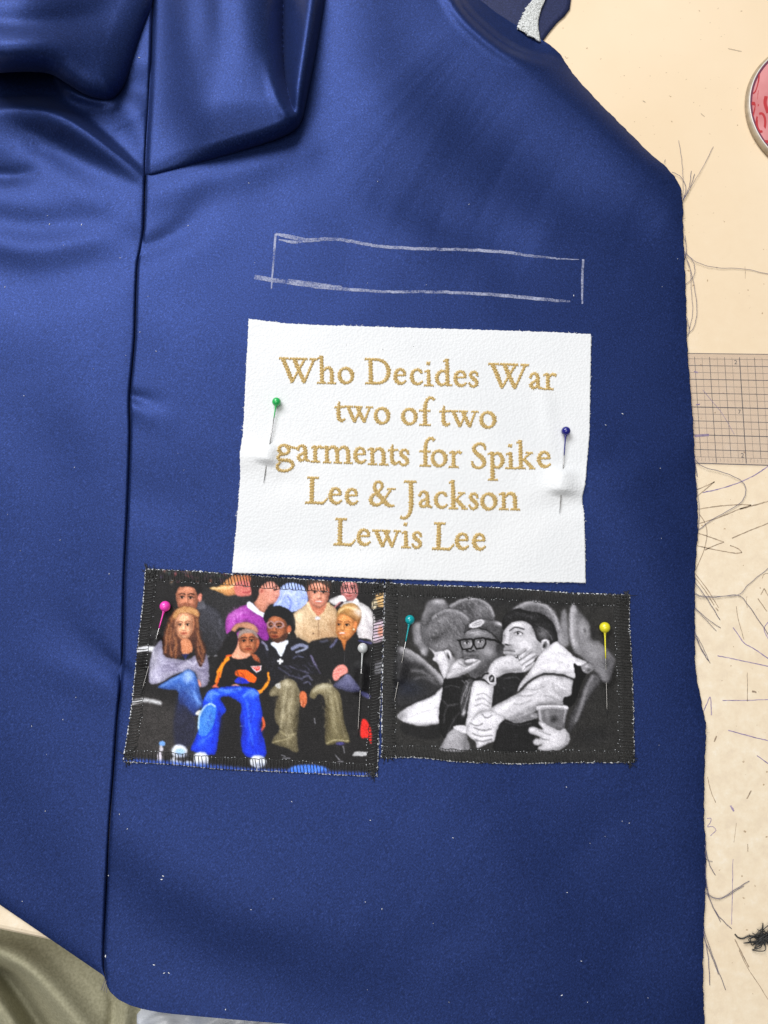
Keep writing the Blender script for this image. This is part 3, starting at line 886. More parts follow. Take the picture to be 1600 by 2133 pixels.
K, T_, F = 0.19, 0.125, 0.105
GL = {
    'W': (1.46, [[(.15, .95, K), (.33, .5, K), (.49, .07, .17)], [(.49, .07, F), (.72, .48, F), (.98, .93, .12)], [(.58, .95, K), (.76, .5, K), (.95, .07, .17)],
                 [(.95, .07, F), (1.14, .5, .12), (1.33, .93, .13)], [(.02, .95, F), (.37, .95, F)], [(.43, .95, F), (1.07, .95, F)], [(1.18, .95, F), (1.45, .95, F)]]),
    'h': (.71, [[(.2, 1.06, .15), (.2, .6, .18), (.2, .06, .18)], [(.07, .97, .08), (.2, 1.02, .1)], [(.02, .04, .09), (.34, .04, .09)],
                [(.26, .5, .1), (.38, .61, .13), (.5, .61, .16), (.57, .48, .18), (.57, .06, .18)], [(.42, .04, .09), (.71, .04, .09)]]),
    'o': (.68, [ell_s(.34, .33, .245, .28, .185, .12)]),
    'D': (1.0, [[(.22, .93, K), (.22, .06, K)], [(.02, .95, F), (.4, .95, F)],
                [(.3, .95, .11), (.58, .93, .13), (.80, .78, .17), (.89, .50, .2), (.80, .22, .17), (.58, .07, .13), (.3, .05, .11)], [(.02, .04, F), (.38, .04, F)]]),
    'e': (.55, [[(.13, .375, .09), (.48, .385, .09)], [(.47, .40, .13), (.44, .54, .14), (.31, .61, .12), (.18, .54, .16), (.11, .35, .18), (.16, .16, .18), (.29, .07, .15), (.41, .09, .12), (.51, .18, .09)]]),
    'c': (.55, [[(.48, .49, .13), (.42, .59, .14), (.30, .61, .12), (.16, .52, .16), (.11, .34, .18), (.16, .15, .17), (.29, .07, .14), (.41, .09, .12), (.51, .18, .09)]]),
    'i': (.33, [[(.17, .62, .15), (.17, .3, .18), (.17, .06, .18)], [(.03, .55, .08), (.16, .6, .1)], [(.0, .04, .09), (.33, .04, .09)], [(.11, .87, .13), (.21, .87, .15)]]),
    'd': (.67, [[(.5, 1.06, .15), (.5, .6, .18), (.5, .08, .18)], [(.37, .97, .08), (.5, 1.02, .1)],
                [(.46, .56, .1), (.34, .61, .12), (.19, .53, .16), (.11, .33, .18), (.17, .14, .17), (.30, .07, .13), (.44, .15, .1)], [(.5, .07, .12), (.66, .08, .08)]]),
    's': (.42, [[(.37, .47, .1), (.33, .58, .13), (.22, .62, .12), (.11, .54, .14), (.12, .44, .17), (.23, .35, .18), (.33, .26, .17), (.33, .14, .15), (.22, .06, .12), (.11, .09, .12), (.05, .2, .09)]]),
    'a': (.55, [[(.10, .45, .14), (.15, .57, .12), (.26, .62, .13), (.37, .54, .17), (.385, .30, .18), (.39, .12, .16), (.53, .06, .09)],
                [(.37, .36, .1), (.22, .30, .12), (.11, .19, .16), (.17, .08, .15), (.28, .08, .12), (.37, .16, .1)]]),
    'r': (.52, [[(.19, .62, .15), (.19, .3, .18), (.19, .06, .18)], [(.04, .55, .08), (.17, .61, .1)], [(.0, .04, .09), (.38, .04, .09)],
                [(.24, .48, .1), (.33, .59, .12), (.42, .60, .15), (.5, .56, .13)]]),
    't': (.38, [[(.19, .78, .07), (.16, .6, .15), (.15, .25, .18), (.2, .1, .17), (.3, .08, .13), (.38, .15, .08)], [(.02, .57, .1), (.38, .6, .1)]]),
    'w': (1.04, [[(.13, .6, .16), (.24, .33, .17), (.36, .06, .15)], [(.36, .06, F), (.48, .32, F), (.58, .56, F)], [(.46, .61, .16), (.59, .33, .17), (.72, .06, .15)],
                 [(.72, .06, F), (.82, .33, F), (.93, .6, .11)], [(.0, .62, .09), (.28, .62, .09)], [(.35, .62, .09), (.64, .62, .09)], [(.8, .62, .09), (1.04, .62, .09)]]),
    'f': (.64, [[(.24, .06, .18), (.24, .5, .18), (.26, .8, .17), (.34, .99, .14), (.46, 1.07, .13), (.58, 1.0, .14)], [(.04, .57, .1), (.42, .57, .1)], [(.04, .04, .09), (.42, .04, .09)]]),
    'g': (.82, [ell_s(.35, .44, .19, .17, .17, .12), [(.25, .27, .1), (.12, .17, .13), (.13, .08, .13), (.3, .05, .14), (.52, .04, .15), (.66, -.04, .15), (.67, -.17, .14), (.53, -.3, .12), (.3, -.35, .13), (.11, -.29, .14), (.08, -.16, .13), (.2, -.03, .09)],
                [(.52, .58, .1), (.66, .53, .12), (.82, .51, .1)]]),
    'm': (1.1, [[(.16, .64, .15), (.16, .06, .18)], [(.22, .5, .1), (.33, .61, .13), (.45, .61, .16), (.54, .48, .18), (.55, .06, .18)], [(.6, .5, .1), (.73, .61, .13), (.86, .61, .16), (.95, .48, .18), (.955, .06, .18)],
                [(.03, .57, .08), (.16, .61, .1)], [(.02, .04, .09), (.3, .04, .09)], [(.42, .04, .09), (.7, .04, .09)], [(.8, .04, .09), (1.1, .04, .09)]]),
    'n': (.76, [[(.18, .64, .15), (.18, .06, .18)], [(.25, .5, .1), (.37, .61, .13), (.5, .61, .16), (.59, .48, .18), (.6, .06, .18)], [(.02, .57, .08), (.17, .61, .1)], [(.02, .04, .09), (.34, .04, .09)], [(.44, .04, .09), (.76, .04, .09)]]),
    'S': (.62, [[(.56, .74, .09), (.52, .89, .14), (.36, .95, .12), (.17, .86, .15), (.13, .71, .18), (.27, .55, .2), (.45, .41, .2), (.52, .24, .18), (.42, .09, .14), (.24, .05, .12), (.10, .12, .14), (.05, .28, .09)]]),
    'p': (.67, [[(.18, .64, .15), (.18, .1, .18), (.18, -.36, .17)], [(.02, .56, .08), (.17, .61, .1)], [(.02, -.38, .09), (.36, -.38, .09)],
                [(.25, .53, .1), (.37, .61, .13), (.51, .53, .17), (.57, .34, .18), (.5, .15, .16), (.37, .07, .12), (.24, .12, .1)]]),
    'k': (.69, [[(.18, 1.06, .15), (.18, .6, .18), (.18, .06, .18)], [(.05, .97, .08), (.18, 1.02, .1)], [(.02, .04, .09), (.34, .04, .09)], [(.26, .33, .09), (.38, .46, .1), (.52, .58, .12)],
                [(.38, .61, .09), (.62, .61, .09)], [(.3, .38, .14), (.44, .22, .18), (.6, .07, .16)], [(.5, .04, .09), (.69, .04, .09)]]),
    'L': (.82, [[(.27, .93, K), (.23, .06, K)], [(.1, .96, F), (.5, .96, F)], [(.0, .04, F), (.3, .05, .12), (.66, .04, .12)], [(.62, .04, .1), (.72, .1, .1), (.82, .22, .08)]]),
    '&': (1.05, [[(.24, .70, .13), (.29, .86, .13), (.42, .92, .12), (.54, .84, .13), (.53, .70, .13), (.40, .56, .11), (.2, .42, .14), (.10, .26, .18), (.16, .12, .17), (.32, .06, .14), (.50, .15, .11), (.66, .34, .1), (.85, .62, .12)],
                 [(.24, .70, .15), (.34, .52, .19), (.52, .32, .2), (.70, .12, .19), (.82, .05, .14), (.98, .06, .08)], [(.74, .66, .09), (1.03, .67, .09)]]),
    'J': (.66, [[(.46, .95, K), (.46, .4, .2), (.45, .05, .19), (.39, -.2, .16), (.27, -.34, .14), (.15, -.38, .13), (.05, -.33, .12)], [(.22, .97, F), (.66, .97, F)]]),
}
LINES = [
    [('W', 582, 662, 799.5), ('h', 660, 699, 800), ('o', 702, 740, 800.5), ('D', 760.5, 816.5, 801), ('e', 817.5, 848, 802.5), ('c', 852, 882.5, 803.5), ('i', 884, 902.5, 805), ('d', 904, 942, 806),
     ('e', 942.5, 974, 807), ('s', 975, 998, 808.5), ('W', 1018, 1102.5, 811.5), ('a', 1100, 1130, 812), ('r', 1131, 1160, 812.5)],
    [('t', 697, 718.5, 880.5), ('w', 719, 777, 882), ('o', 777.5, 815, 884.5), ('o', 834.5, 872, 886), ('f', 872, 909, 887.5), ('t', 915.5, 937, 889.5), ('w', 938, 997, 891.5), ('o', 997.5, 1036, 893)],
    [('g', 573, 618, 961.5), ('a', 615.5, 645.5, 963), ('r', 648, 672.5, 964), ('m', 672.5, 733.5, 966), ('e', 734, 764.5, 967.5), ('n', 766, 808.5, 969.5), ('t', 808.5, 829.5, 970.5), ('s', 829, 854, 972),
     ('f', 873, 909, 972.5), ('o', 896, 934, 973.5), ('r', 935.5, 962, 975), ('S', 981, 1015, 977.5), ('p', 1016, 1053, 978), ('i', 1053.5, 1074.5, 977.5), ('k', 1075, 1114, 977.5), ('e', 1116.5, 1149, 976)],
    [('L', 636.5, 682, 1050), ('e', 682, 714, 1052), ('e', 716.5, 747.5, 1053.5), ('&', 767, 825, 1056), ('J', 831.5, 868, 1058.5), ('a', 869, 900.5, 1059.5), ('c', 902, 934, 1061), ('k', 934.5, 973, 1061.5),
     ('s', 975, 998, 1063.5), ('o', 999.5, 1038, 1063.5), ('n', 1039.5, 1082.5, 1063)],
    [('L', 695.5, 740, 1137), ('e', 740.5, 773.5, 1138.5), ('w', 777, 835, 1141.5), ('i', 836.5, 855, 1142.5), ('s', 856.5, 880.5, 1144.5), ('L', 901, 945.5, 1146), ('e', 945.5, 978.5, 1147), ('e', 981.5, 1013.5, 1148)],
]


def stitch_letter(ch, x0, x1, base):
    Wg, strokes = GL[ch]
    cap = 55.0 + (base - 800) * 0.008
    sx = (x1 - x0) / Wg
    rot = 0.030
    mb = MB()
    for st in strokes:
        p = np.array(st, float)
        px = x0 + p[:, 0] * sx - 0.02 * cap * p[:, 1]
        py = base - p[:, 1] * cap + (px - (x0 + x1) / 2) * rot
        q = catmull(np.stack([px, py, p[:, 2] * cap], -1), 8)
        l = np.r_[0, np.cumsum(np.linalg.norm(np.diff(q[:, :2], axis=0), axis=1))]
        n = max(3, int(l[-1] / 2.9))
        s = np.linspace(0, l[-1], n)
        C = np.stack([np.interp(s, l, q[:, k]) for k in range(3)], -1)
        tg = np.gradient(C[:, :2], axis=0); tg /= np.maximum(np.linalg.norm(tg, axis=1, keepdims=True), 1e-9)
        nm = np.stack([-tg[:, 1], tg[:, 0]], -1)
        # padding below the stitches
        rows = []
        for kk, hh in ((-.36, .03), (-.18, .22), (.18, .22), (.36, .03)):
            a = C[:, :2] + nm * (C[:, 2:] * kk)
            rows.append(P(a[:, 0], a[:, 1], leather_h(a[:, 0], a[:, 1]) + hh))
        mb.grid(np.stack(rows, 1))
        for i in range(n):
            c, t, m, wd = C[i, :2], tg[i], nm[i], C[i, 2] * random.uniform(.78, 1.06)
            sl = random.uniform(.5, 1.1) * (1 if i % 2 else -1) + random.uniform(-.3, .3)
            off = random.uniform(-.05, .05) * wd
            us, zs, rr = [], [], []
            for kk, hh, r_ in ((-.56, -.14, .15), (-.36, .22, .22), (0, .36, .24), (.36, .22, .22), (.56, -.14, .15)):
                us.append(c + m * (wd * kk + off) + t * sl * kk * 1.6)
                zs.append(hh); rr.append(r_ * .001)
            us = np.array(us)
            z = leather_h(us[:, 0], us[:, 1]) + np.array(zs)
            mb.tube(P(us[:, 0], us[:, 1], z), rr, 4, cap=False)
    return mb.build('letter', M_GOLD, lw)


for ln in LINES:
    for a in ln:
        stitch_letter(*a)

# ------------------------------------------------------------------ printed canvas patches
def vnoise(shape, cell):
    """smooth value noise, cell size in grid steps"""
    h, w_ = shape
    g = RNG.normal(0, 1, (h // cell + 3, w_ // cell + 3))
    y = np.arange(h) / cell; x = np.arange(w_) / cell
    i, j = y.astype(int), x.astype(int)
    a, b = sstep(0, 1, y - i)[:, None], sstep(0, 1, x - j)[None]
    A, B_ = g[i][:, j], g[i][:, j + 1]
    C_, D_ = g[i + 1][:, j], g[i + 1][:, j + 1]
    return (A * (1 - b) + B_ * b) * (1 - a) + (C_ * (1 - b) + D_ * b) * a


class Paint:
    def __init__(self, x, y, base):
        self.x = x + 1.1 * vnoise(x.shape, 5) + 0.8 * vnoise(x.shape, 2)
        self.y = y + 1.1 * vnoise(x.shape, 5) + 0.8 * vnoise(x.shape, 2)
        self.c = np.empty(x.shape + (3,)); self.c[:] = base

    clip = None

    def _apply(self, sl, al, col):
        col = np.asarray(col, float)
        if self.clip is not None:
            al = al * self.clip[sl]
        self.c[sl] = self.c[sl] * (1 - al[..., None]) + col * al[..., None]

    def _box(self, x0, x1, y0, y1):
        m = (self.x > x0) & (self.x < x1) & (self.y > y0) & (self.y < y1)
        if not m.any(): return None
        r = np.where(m.any(1))[0]; c = np.where(m.any(0))[0]
        return (slice(r[0], r[-1] + 1), slice(c[0], c[-1] + 1))

    def shape(self, pts, col, soft=4, smooth=True, rim=.36, R=24.0):
        """paint an outline, then keep later strokes inside it until free()"""
        self.clip = None
        keep = self.c
        self.c = np.zeros(self.x.shape + (3,))
        self.poly(pts, (1, 1, 1), soft, 1.0, smooth)
        m = self.c[..., 0].copy()
        self.c = keep
        f = np.ones(self.x.shape)
        bx, sd = self._last
        f[bx] = 1 - rim * (1 - np.sqrt(np.clip(sd / R, 0, 1)))
        self.c = self.c * (1 - m[..., None]) + np.asarray(col, float) * (m * f)[..., None]
        self.clip = m

    def free(self):
        self.clip = None

    def b(self, cx, cy, rx, ry, col, rot=0, a=.6):
        """airbrush spot"""
        q = 2.4 * max(rx, ry)
        bx = self._box(cx - q, cx + q, cy - q, cy + q)
        if bx is None: return
        X, Y = self.x[bx] - cx, self.y[bx] - cy
        c, s_ = math.cos(math.radians(rot)), math.sin(math.radians(rot))
        d = ((X * c + Y * s_) / rx) ** 2 + ((-X * s_ + Y * c) / ry) ** 2
        self._apply(bx, a * np.exp(-1.2 * d), col)

    def hair(self, cx, cy, rx, ry, n, cols, ang, spread=30, L=24, wd=4):
        for k in range(n):
            a = random.uniform(0, 6.28); q = math.sqrt(random.random())
            x0, y0 = cx + rx * q * math.cos(a), cy + ry * q * math.sin(a)
            t = math.radians(ang + random.uniform(-spread, spread)); l = L * random.uniform(.5, 1.3)
            self.line([(x0 - math.cos(t) * l / 2, y0 - math.sin(t) * l / 2), (x0 + math.cos(t) * l / 2, y0 + math.sin(t) * l / 2)], wd, random.choice(cols), 3, .4)

    def face(self, cx, cy, rx, ry, skin, yaw=0.0, roll=0.0, smile=0.0, brow=(50, 32, 26)):
        """a small printed face: outline, modelling, eyes, nose, mouth"""
        k = np.asarray(skin, float)
        dk, lt = k * .52, np.minimum(k * 1.16 + 10, 255)
        cr, sr = math.cos(roll), math.sin(roll)
        def T(u, v): return (cx + (u * cr - v * sr) * rx, cy + (u * sr + v * cr) * ry)
        out = [(-.86, -.55), (-.5, -.95), (0, -1.05), (.5, -.95), (.86, -.55), (.93, 0), (.82, .45), (.5, .85), (.08, 1.02), (-.4, .86), (-.8, .45), (-.93, 0)]
        self.shape([T(u + yaw * .10 * (1 - v * v), v) for u, v in out], k, 4)
        y = yaw
        self.b(*T(.85 - y * .25, .1), rx * .42, ry * .95, dk, 0, .62); self.b(*T(-.92 - y * .2, .15), rx * .28, ry * .8, dk, 0, .40)
        self.b(*T(y * .5, -.62), rx * .55, ry * .28, lt, 0, .6); self.b(*T(y * .4, .95), rx * .7, ry * .22, dk, 0, .5)
        for sgn in (-1, 1):
            ex = sgn * .40 + y * .46
            wq = .24 * (1 - .25 * abs(y) * (1 if sgn * y > 0 else 0))
            self.b(*T(ex, -.14), rx * wq * 1.15, ry * .15, dk, 0, .75)
            self.ell(*T(ex, -.10), rx * wq * .72, ry * .065, np.minimum(lt * .6 + 85, 235), 2.2, 0, .75)
            self.ell(*T(ex + y * .06, -.10), rx * .10, ry * .075, (22, 16, 15), 2)
            self.line([T(ex - wq, -.145), T(ex, -.195), T(ex + wq, -.135)], ry * .05, (34, 22, 20), 2, .85)
            self.line([T(ex - wq * 1.2, -.30), T(ex, -.39), T(ex + wq * 1.2, -.32)], ry * .085, brow, 3, .85)
            self.b(*T(ex * 1.05, .24), rx * .27, ry * .17, lt, 0, .5)
        nx = y * .62
        self.b(*T(nx, .02), rx * .10, ry * .26, lt, 0, .7); self.b(*T(nx + .17, .10), rx * .10, ry * .24, dk, 0, .5)
        self.b(*T(nx, .22), rx * .17, ry * .10, lt, 0, .75); self.b(*T(nx, .335), rx * .24, ry * .055, dk * .8, 0, .8)
        mx = y * .52
        lip = (k * np.array([.86, .58, .60]))
        self.ell(*T(mx, .56), rx * (.34 + .06 * smile), ry * .095, lip, 3, 0, .85)
        if smile > .5:
            self.ell(*T(mx, .545), rx * .31, ry * .055, (246, 238, 230), 2, 0, .95)
        self.line([T(mx - .34, .535 - .03 * smile), T(mx, .56), T(mx + .34, .53 - .03 * smile)], ry * .035, dk * .6, 2, .8 if smile < .5 else .3)
        self.b(*T(mx, .70), rx * .22, ry * .05, dk, 0, .55); self.b(*T(mx, .82), rx * .22, ry * .10, lt, 0, .5)
        self.free()

    def poly(self, pts, col, soft=5, a=1.0, smooth=True, grad=None):
        p = catmull(pts, 4, True) if smooth else np.array(pts, float)
        b = self._box(p[:, 0].min() - soft * 2, p[:, 0].max() + soft * 2, p[:, 1].min() - soft * 2, p[:, 1].max() + soft * 2)
        if b is None: return
        X, Y = self.x[b], self.y[b]
        d, _, _ = pl_dist(X, Y, np.vstack([p, p[:1]]))
        ins = np.zeros(X.shape, bool)
        j = len(p) - 1
        for i in range(len(p)):
            c1 = (p[i, 1] > Y) != (p[j, 1] > Y)
            den = p[j, 1] - p[i, 1]
            xx = (p[j, 0] - p[i, 0]) * (Y - p[i, 1]) / (den if abs(den) > 1e-9 else 1e-9) + p[i, 0]
            ins ^= c1 & (X < xx)
            j = i
        sd = np.where(ins, d, -d)
        self._last = (b, sd)
        al = sstep(-soft, soft, sd) * a
        if grad:
            (x0, y0), (x1, y1), c2 = grad
            k = np.clip(((X - x0) * (x1 - x0) + (Y - y0) * (y1 - y0)) / ((x1 - x0) ** 2 + (y1 - y0) ** 2), 0, 1)[..., None]
            cc = np.asarray(col, float) * (1 - k) + np.asarray(c2, float) * k
            cc = cc * (1 - .34 * (1 - np.sqrt(np.clip(sd / 26.0, 0, 1))))[..., None]
        else:
            cc = col
        self._apply(b, al, cc)

    def ell(self, cx, cy, rx, ry, col, soft=4, rot=0, a=1.0, ring=None):
        R = max(rx, ry) + soft * 2 + (ring or 0)
        b = self._box(cx - R, cx + R, cy - R, cy + R)
        if b is None: return
        X, Y = self.x[b] - cx, self.y[b] - cy
        c, s = math.cos(math.radians(rot)), math.sin(math.radians(rot))
        x, y = X * c + Y * s, -X * s + Y * c
        d = (1 - np.sqrt((x / rx) ** 2 + (y / ry) ** 2)) * min(rx, ry)
        if ring: d = ring * .5 - np.abs(d)
        self._apply(b, sstep(-soft, soft, d) * a, col)

    def line(self, pts, wd, col, soft=2.5, a=1.0, smooth=True):
        p = catmull(pts, 6) if smooth else np.array(pts, float)
        w_ = np.max(wd)
        b = self._box(p[:, 0].min() - w_ - soft * 2, p[:, 0].max() + w_ + soft * 2, p[:, 1].min() - w_ - soft * 2, p[:, 1].max() + w_ + soft * 2)
        if b is None: return
        d, _, _ = pl_dist(self.x[b], self.y[b], p)
        self._apply(b, sstep(-soft, soft, wd * .5 - d) * a, col)

    def folds(self, cx, cy, rx, ry, n, dark, light, ang, spread=25, L=40):
        for k in range(n):
            a = random.uniform(0, 6.28); q = math.sqrt(random.random())
            x0, y0 = cx + rx * q * math.cos(a), cy + ry * q * math.sin(a)
            t = math.radians(ang + random.uniform(-spread, spread)); l = L * random.uniform(.5, 1.2)
            m = random.uniform(-.25, .25) * l
            dx, dy = math.cos(t) * l / 2, math.sin(t) * l / 2
            self.line([(x0 - dx, y0 - dy), (x0 - dy / l * m * 2, y0 + dx / l * m * 2), (x0 + dx, y0 + dy)], random.uniform(3, 8), dark if k % 2 else light, random.uniform(4, 8), random.uniform(.25, .5))

    def grain(self, amp):
        self.c *= (1 + 0.03 * vnoise(self.x.shape, 9) + 0.03 * vnoise(self.x.shape, 4))[..., None]
        k = self.c.copy()
        k[1:-1, 1:-1] = (self.c[1:-1, 1:-1] * 4 + self.c[:-2, 1:-1] + self.c[2:, 1:-1] + self.c[1:-1, :-2] + self.c[1:-1, 2:]) / 8
        self.c = k
        n = RNG.normal(0, 1, self.x.shape)
        lum = self.c.mean(-1)
        k = amp * (0.35 + lum / 255.0)
        self.c = np.clip(self.c + (n * k)[..., None], 4, 255)


def paint_colour(x, y):
    g = Paint(x, y, (40, 38, 39))
    # backdrop variation
    g.poly([(90, 790), (260, 800), (480, 900), (470, 1080), (110, 1120)], (66, 63, 62), 60, .8)
    g.poly([(500, 150), (780, 190), (790, 260), (680, 300), (640, 420), (520, 300)], (50, 49, 51), 30)
    for k in range(40):
        g.ell(random.uniform(260, 800), random.uniform(45, 130), random.uniform(6, 22), random.uniform(4, 10), (random.randint(60, 150), random.randint(55, 105), random.randint(60, 100)), 5, random.uniform(0, 180), .5)
    # seats
    g.line([(130, 508), (175, 500), (225, 505)], 30, (205, 205, 210), 8)
    g.line([(90, 812), (170, 795), (255, 812)], 22, (185, 185, 188), 10)
    g.line([(520, 545), (545, 525), (575, 530)], 26, (160, 160, 165), 8)
    # man in charcoal sweater at the back
    g.poly([(270, 340), (330, 290), (370, 270), (480, 235), (545, 250), (605, 295), (640, 400), (620, 520), (480, 540), (300, 500)], (66, 66, 74), 7, grad=((560, 300), (420, 480), (44, 43, 46)))
    g.poly([(470, 230), (500, 220), (520, 260), (480, 270)], (100, 100, 108), 8, .6)
    g.poly([(352, 160), (380, 140), (440, 140), (470, 165), (475, 230), (455, 285), (410, 300), (370, 270), (350, 215)], (200, 128, 98), 5, grad=((360, 200), (470, 230), (160, 92, 68)))
    g.face(412, 215, 62, 84, (196, 126, 98), -.12, .02)
    g.poly([(348, 190), (345, 135), (375, 113), (440, 112), (492, 130), (500, 190), (482, 215), (468, 170), (440, 147), (375, 145), (358, 165)], (34, 30, 31), 5)
    g.ell(486, 205, 11, 24, (212, 130, 112), 4, 10)
    g.poly([(360, 245), (400, 235), (450, 245), (450, 290), (400, 305), (370, 280)], (128, 78, 60), 10, .7)
    # fair-haired person at the very top
    g.poly([(540, 152), (600, 138), (650, 95), (690, 72), (775, 78), (782, 170), (700, 190), (640, 195), (590, 172)], (214, 164, 100), 6, grad=((560, 150), (760, 150), (190, 110, 80)))
    g.line([(560, 152), (650, 150), (700, 120)], 12, (240, 205, 150), 6, .8)
    g.poly([(690, 120), (760, 110), (785, 150), (780, 190), (720, 200), (690, 180)], (206, 116, 108), 7)
    g.line([(735, 175), (760, 178), (775, 170)], 7, (170, 70, 75)); g.ell(745, 140, 10, 6, (120, 60, 60), 4)
    # man in violet sweater
    g.poly([(640, 320), (690, 275), (765, 245), (800, 290), (860, 320), (884, 440), (840, 450), (800, 370), (745, 350), (690, 375), (660, 420), (634, 400)], (172, 76, 172), 5, grad=((660, 320), (860, 430), (142, 50, 148)))
    g.poly([(680, 430), (720, 400), (715, 470), (690, 485)], (150, 60, 158), 6)
    g.line([(690, 330), (720, 300), (760, 290)], 10, (200, 120, 205), 7, .6); g.line([(700, 345), (690, 310), (680, 300)], 5, (120, 40, 125), 4, .7)
    g.poly([(768, 228), (800, 250), (862, 300), (850, 320), (800, 290), (756, 256)], (226, 226, 242), 4)
    g.poly([(830, 140), (900, 112), (945, 155), (955, 185), (940, 205), (930, 232), (885, 250), (850, 292), (802, 250), (795, 190)], (208, 138, 116), 5, grad=((830, 220), (940, 180), (222, 150, 135)))
    g.poly([(782, 95), (860, 85), (875, 112), (838, 140), (826, 190), (800, 235), (785, 190)], (46, 38, 38), 5)
    g.ell(843, 165, 16, 22, (214, 136, 118), 4, 15); g.ell(843, 165, 8, 13, (170, 92, 80), 4, 15)
    g.line([(905, 150), (930, 145)], 6, (90, 55, 48)); g.line([(925, 208), (948, 205)], 6, (165, 80, 80)); g.ell(918, 162, 9, 5, (70, 45, 42), 3)
    # pale blue shirt
    g.poly([(955, 145), (1010, 120), (1090, 150), (1105, 235), (1060, 275), (1000, 290), (935, 268), (908, 252), (940, 205)], (160, 178, 238), 6)
    g.line([(985, 190), (1010, 230), (1000, 280)], 10, (105, 120, 205), 6, .8); g.line([(1030, 180), (1040, 240)], 9, (200, 212, 250), 6); g.line([(935, 250), (960, 210), (975, 180)], 8, (205, 215, 250), 5, .8)
    # man in tan zip sweater
    g.poly([(1018, 310), (1060, 272), (1112, 240), (1160, 300), (1225, 245), (1275, 285), (1282, 430), (1140, 470), (1060, 440), (1022, 390)], (216, 186, 150), 5, grad=((1060, 300), (1240, 440), (188, 152, 116)))
    g.poly([(1112, 225), (1150, 215), (1210, 220), (1218, 260), (1180, 315), (1150, 315), (1120, 270)], (196, 118, 92), 5)
    g.line([(1108, 240), (1130, 285), (1160, 320)], 16, (226, 198, 160), 5); g.line([(1226, 240), (1205, 290), (1170, 322)], 16, (206, 174, 136), 5)
    g.ell(1163, 325, 14, 10, (215, 215, 228), 4)
    g.line([(1166, 335), (1168, 380), (1168, 430)], 4, (130, 100, 78)); g.ell(1140, 412, 5, 5, (80, 60, 50), 2)
    g.line([(1080, 330), (1090, 400), (1130, 460)], 10, (170, 136, 104), 7, .6)
    g.poly([(1104, 165), (1120, 120), (1170, 105), (1220, 125), (1232, 175), (1222, 220), (1195, 258), (1160, 264), (1125, 245), (1108, 205)], (220, 142, 120), 5, grad=((1120, 180), (1230, 190), (204, 116, 98)))
    g.face(1167, 185, 62, 80, (220, 144, 120), .12, 0, 1.0, (130, 86, 66))
    g.poly([(1095, 165), (1105, 100), (1170, 85), (1235, 105), (1240, 170), (1225, 150), (1170, 122), (1115, 135), (1106, 170)], (70, 55, 48), 6, .9)
    # man in white sweater
    g.poly([(1228, 225), (1290, 196), (1320, 230), (1380, 222), (1470, 275), (1500, 370), (1485, 470), (1400, 445), (1370, 300), (1270, 252)], (228, 224, 226), 5, grad=((1400, 280), (1480, 420), (204, 196, 198)))
    g.line([(1440, 300), (1455, 370), (1440, 430)], 8, (188, 180, 184), 6, .7)
    g.poly([(1295, 165), (1310, 125), (1350, 110), (1390, 130), (1394, 180), (1370, 220), (1335, 222), (1305, 200)], (206, 126, 126), 6)
    g.face(1346, 160, 48, 62, (206, 132, 128), -.1)
    g.line([(1280, 255), (1305, 235)], 18, (60, 46, 52), 4); g.line([(1262, 262), (1290, 235)], 8, (205, 130, 132), 4)
    g.poly([(1285, 200), (1310, 195), (1330, 225), (1290, 225)], (240, 238, 242), 4); g.poly([(1380, 210), (1400, 225), (1385, 245), (1370, 232)], (240, 238, 242), 4)
    for q in ((720, 310, 60, 40, 14, (118, 38, 124), (205, 130, 208), 60), (830, 390, 40, 50, 12, (118, 38, 124), (190, 105, 195), 50), (1060, 370, 35, 70, 12, (170, 134, 100), (236, 212, 178), 70),
              (1220, 380, 50, 60, 12, (168, 130, 96), (232, 205, 170), 95), (1430, 340, 45, 70, 12, (180, 172, 178), (246, 244, 246), 65), (1010, 220, 60, 50, 12, (118, 134, 214), (206, 216, 250), 75)):
        g.folds(*q)
    # right margin
    g.poly([(1500, 190), (1545, 180), (1545, 255), (1505, 250)], (205, 165, 112), 6); g.ell(1490, 245, 14, 30, (195, 180, 150), 5, 10)
    g.poly([(1488, 360), (1545, 340), (1545, 440), (1484, 460)], (190, 170, 185), 10); g.ell(1525, 400, 16, 30, (208, 140, 120), 8)
    g.poly([(1470, 600), (1530, 570), (1530, 640), (1470, 640)], (120, 120, 125), 14, .8)
    # young woman at the left
    g.poly([(265, 450), (225, 495), (200, 570), (192, 670), (210, 705), (270, 690), (330, 655), (420, 625), (465, 650), (470, 710), (510, 722), (538, 680), (535, 570), (515, 520), (470, 530), (410, 565), (340, 555), (285, 530)], (168, 164, 190), 5, grad=((230, 560), (500, 660), (140, 134, 158)))
    for q in ([(280, 600), (340, 590), (430, 600)], [(275, 630), (340, 622), (420, 612)], [(300, 575), (370, 585), (400, 575)], [(480, 620), (500, 625), (530, 615)], [(475, 590), (505, 600), (530, 590)]):
        g.line(q, 8, (112, 106, 132), 6, .75)
    g.line([(225, 520), (212, 580), (208, 660)], 12, (205, 202, 222), 8, .7); g.line([(415, 570), (450, 590), (465, 570)], 6, (200, 196, 215), 4, .7)
    g.poly([(330, 290), (372, 260), (440, 258), (484, 292), (480, 350), (492, 430), (522, 490), (516, 560), (492, 605), (470, 570), (450, 500), (420, 470), (395, 500), (385, 545), (340, 556), (290, 545), (272, 505), (275, 420), (300, 345)], (122, 78, 56), 5, grad=((380, 290), (380, 480), (84, 52, 42)))
    for q in ([(335, 310), (300, 400), (288, 520)], [(470, 330), (480, 430), (510, 520)], [(320, 380), (312, 460), (325, 540)], [(345, 440), (350, 500), (345, 550)]):
        g.line(q, 12, (158, 104, 70), 8, .75)
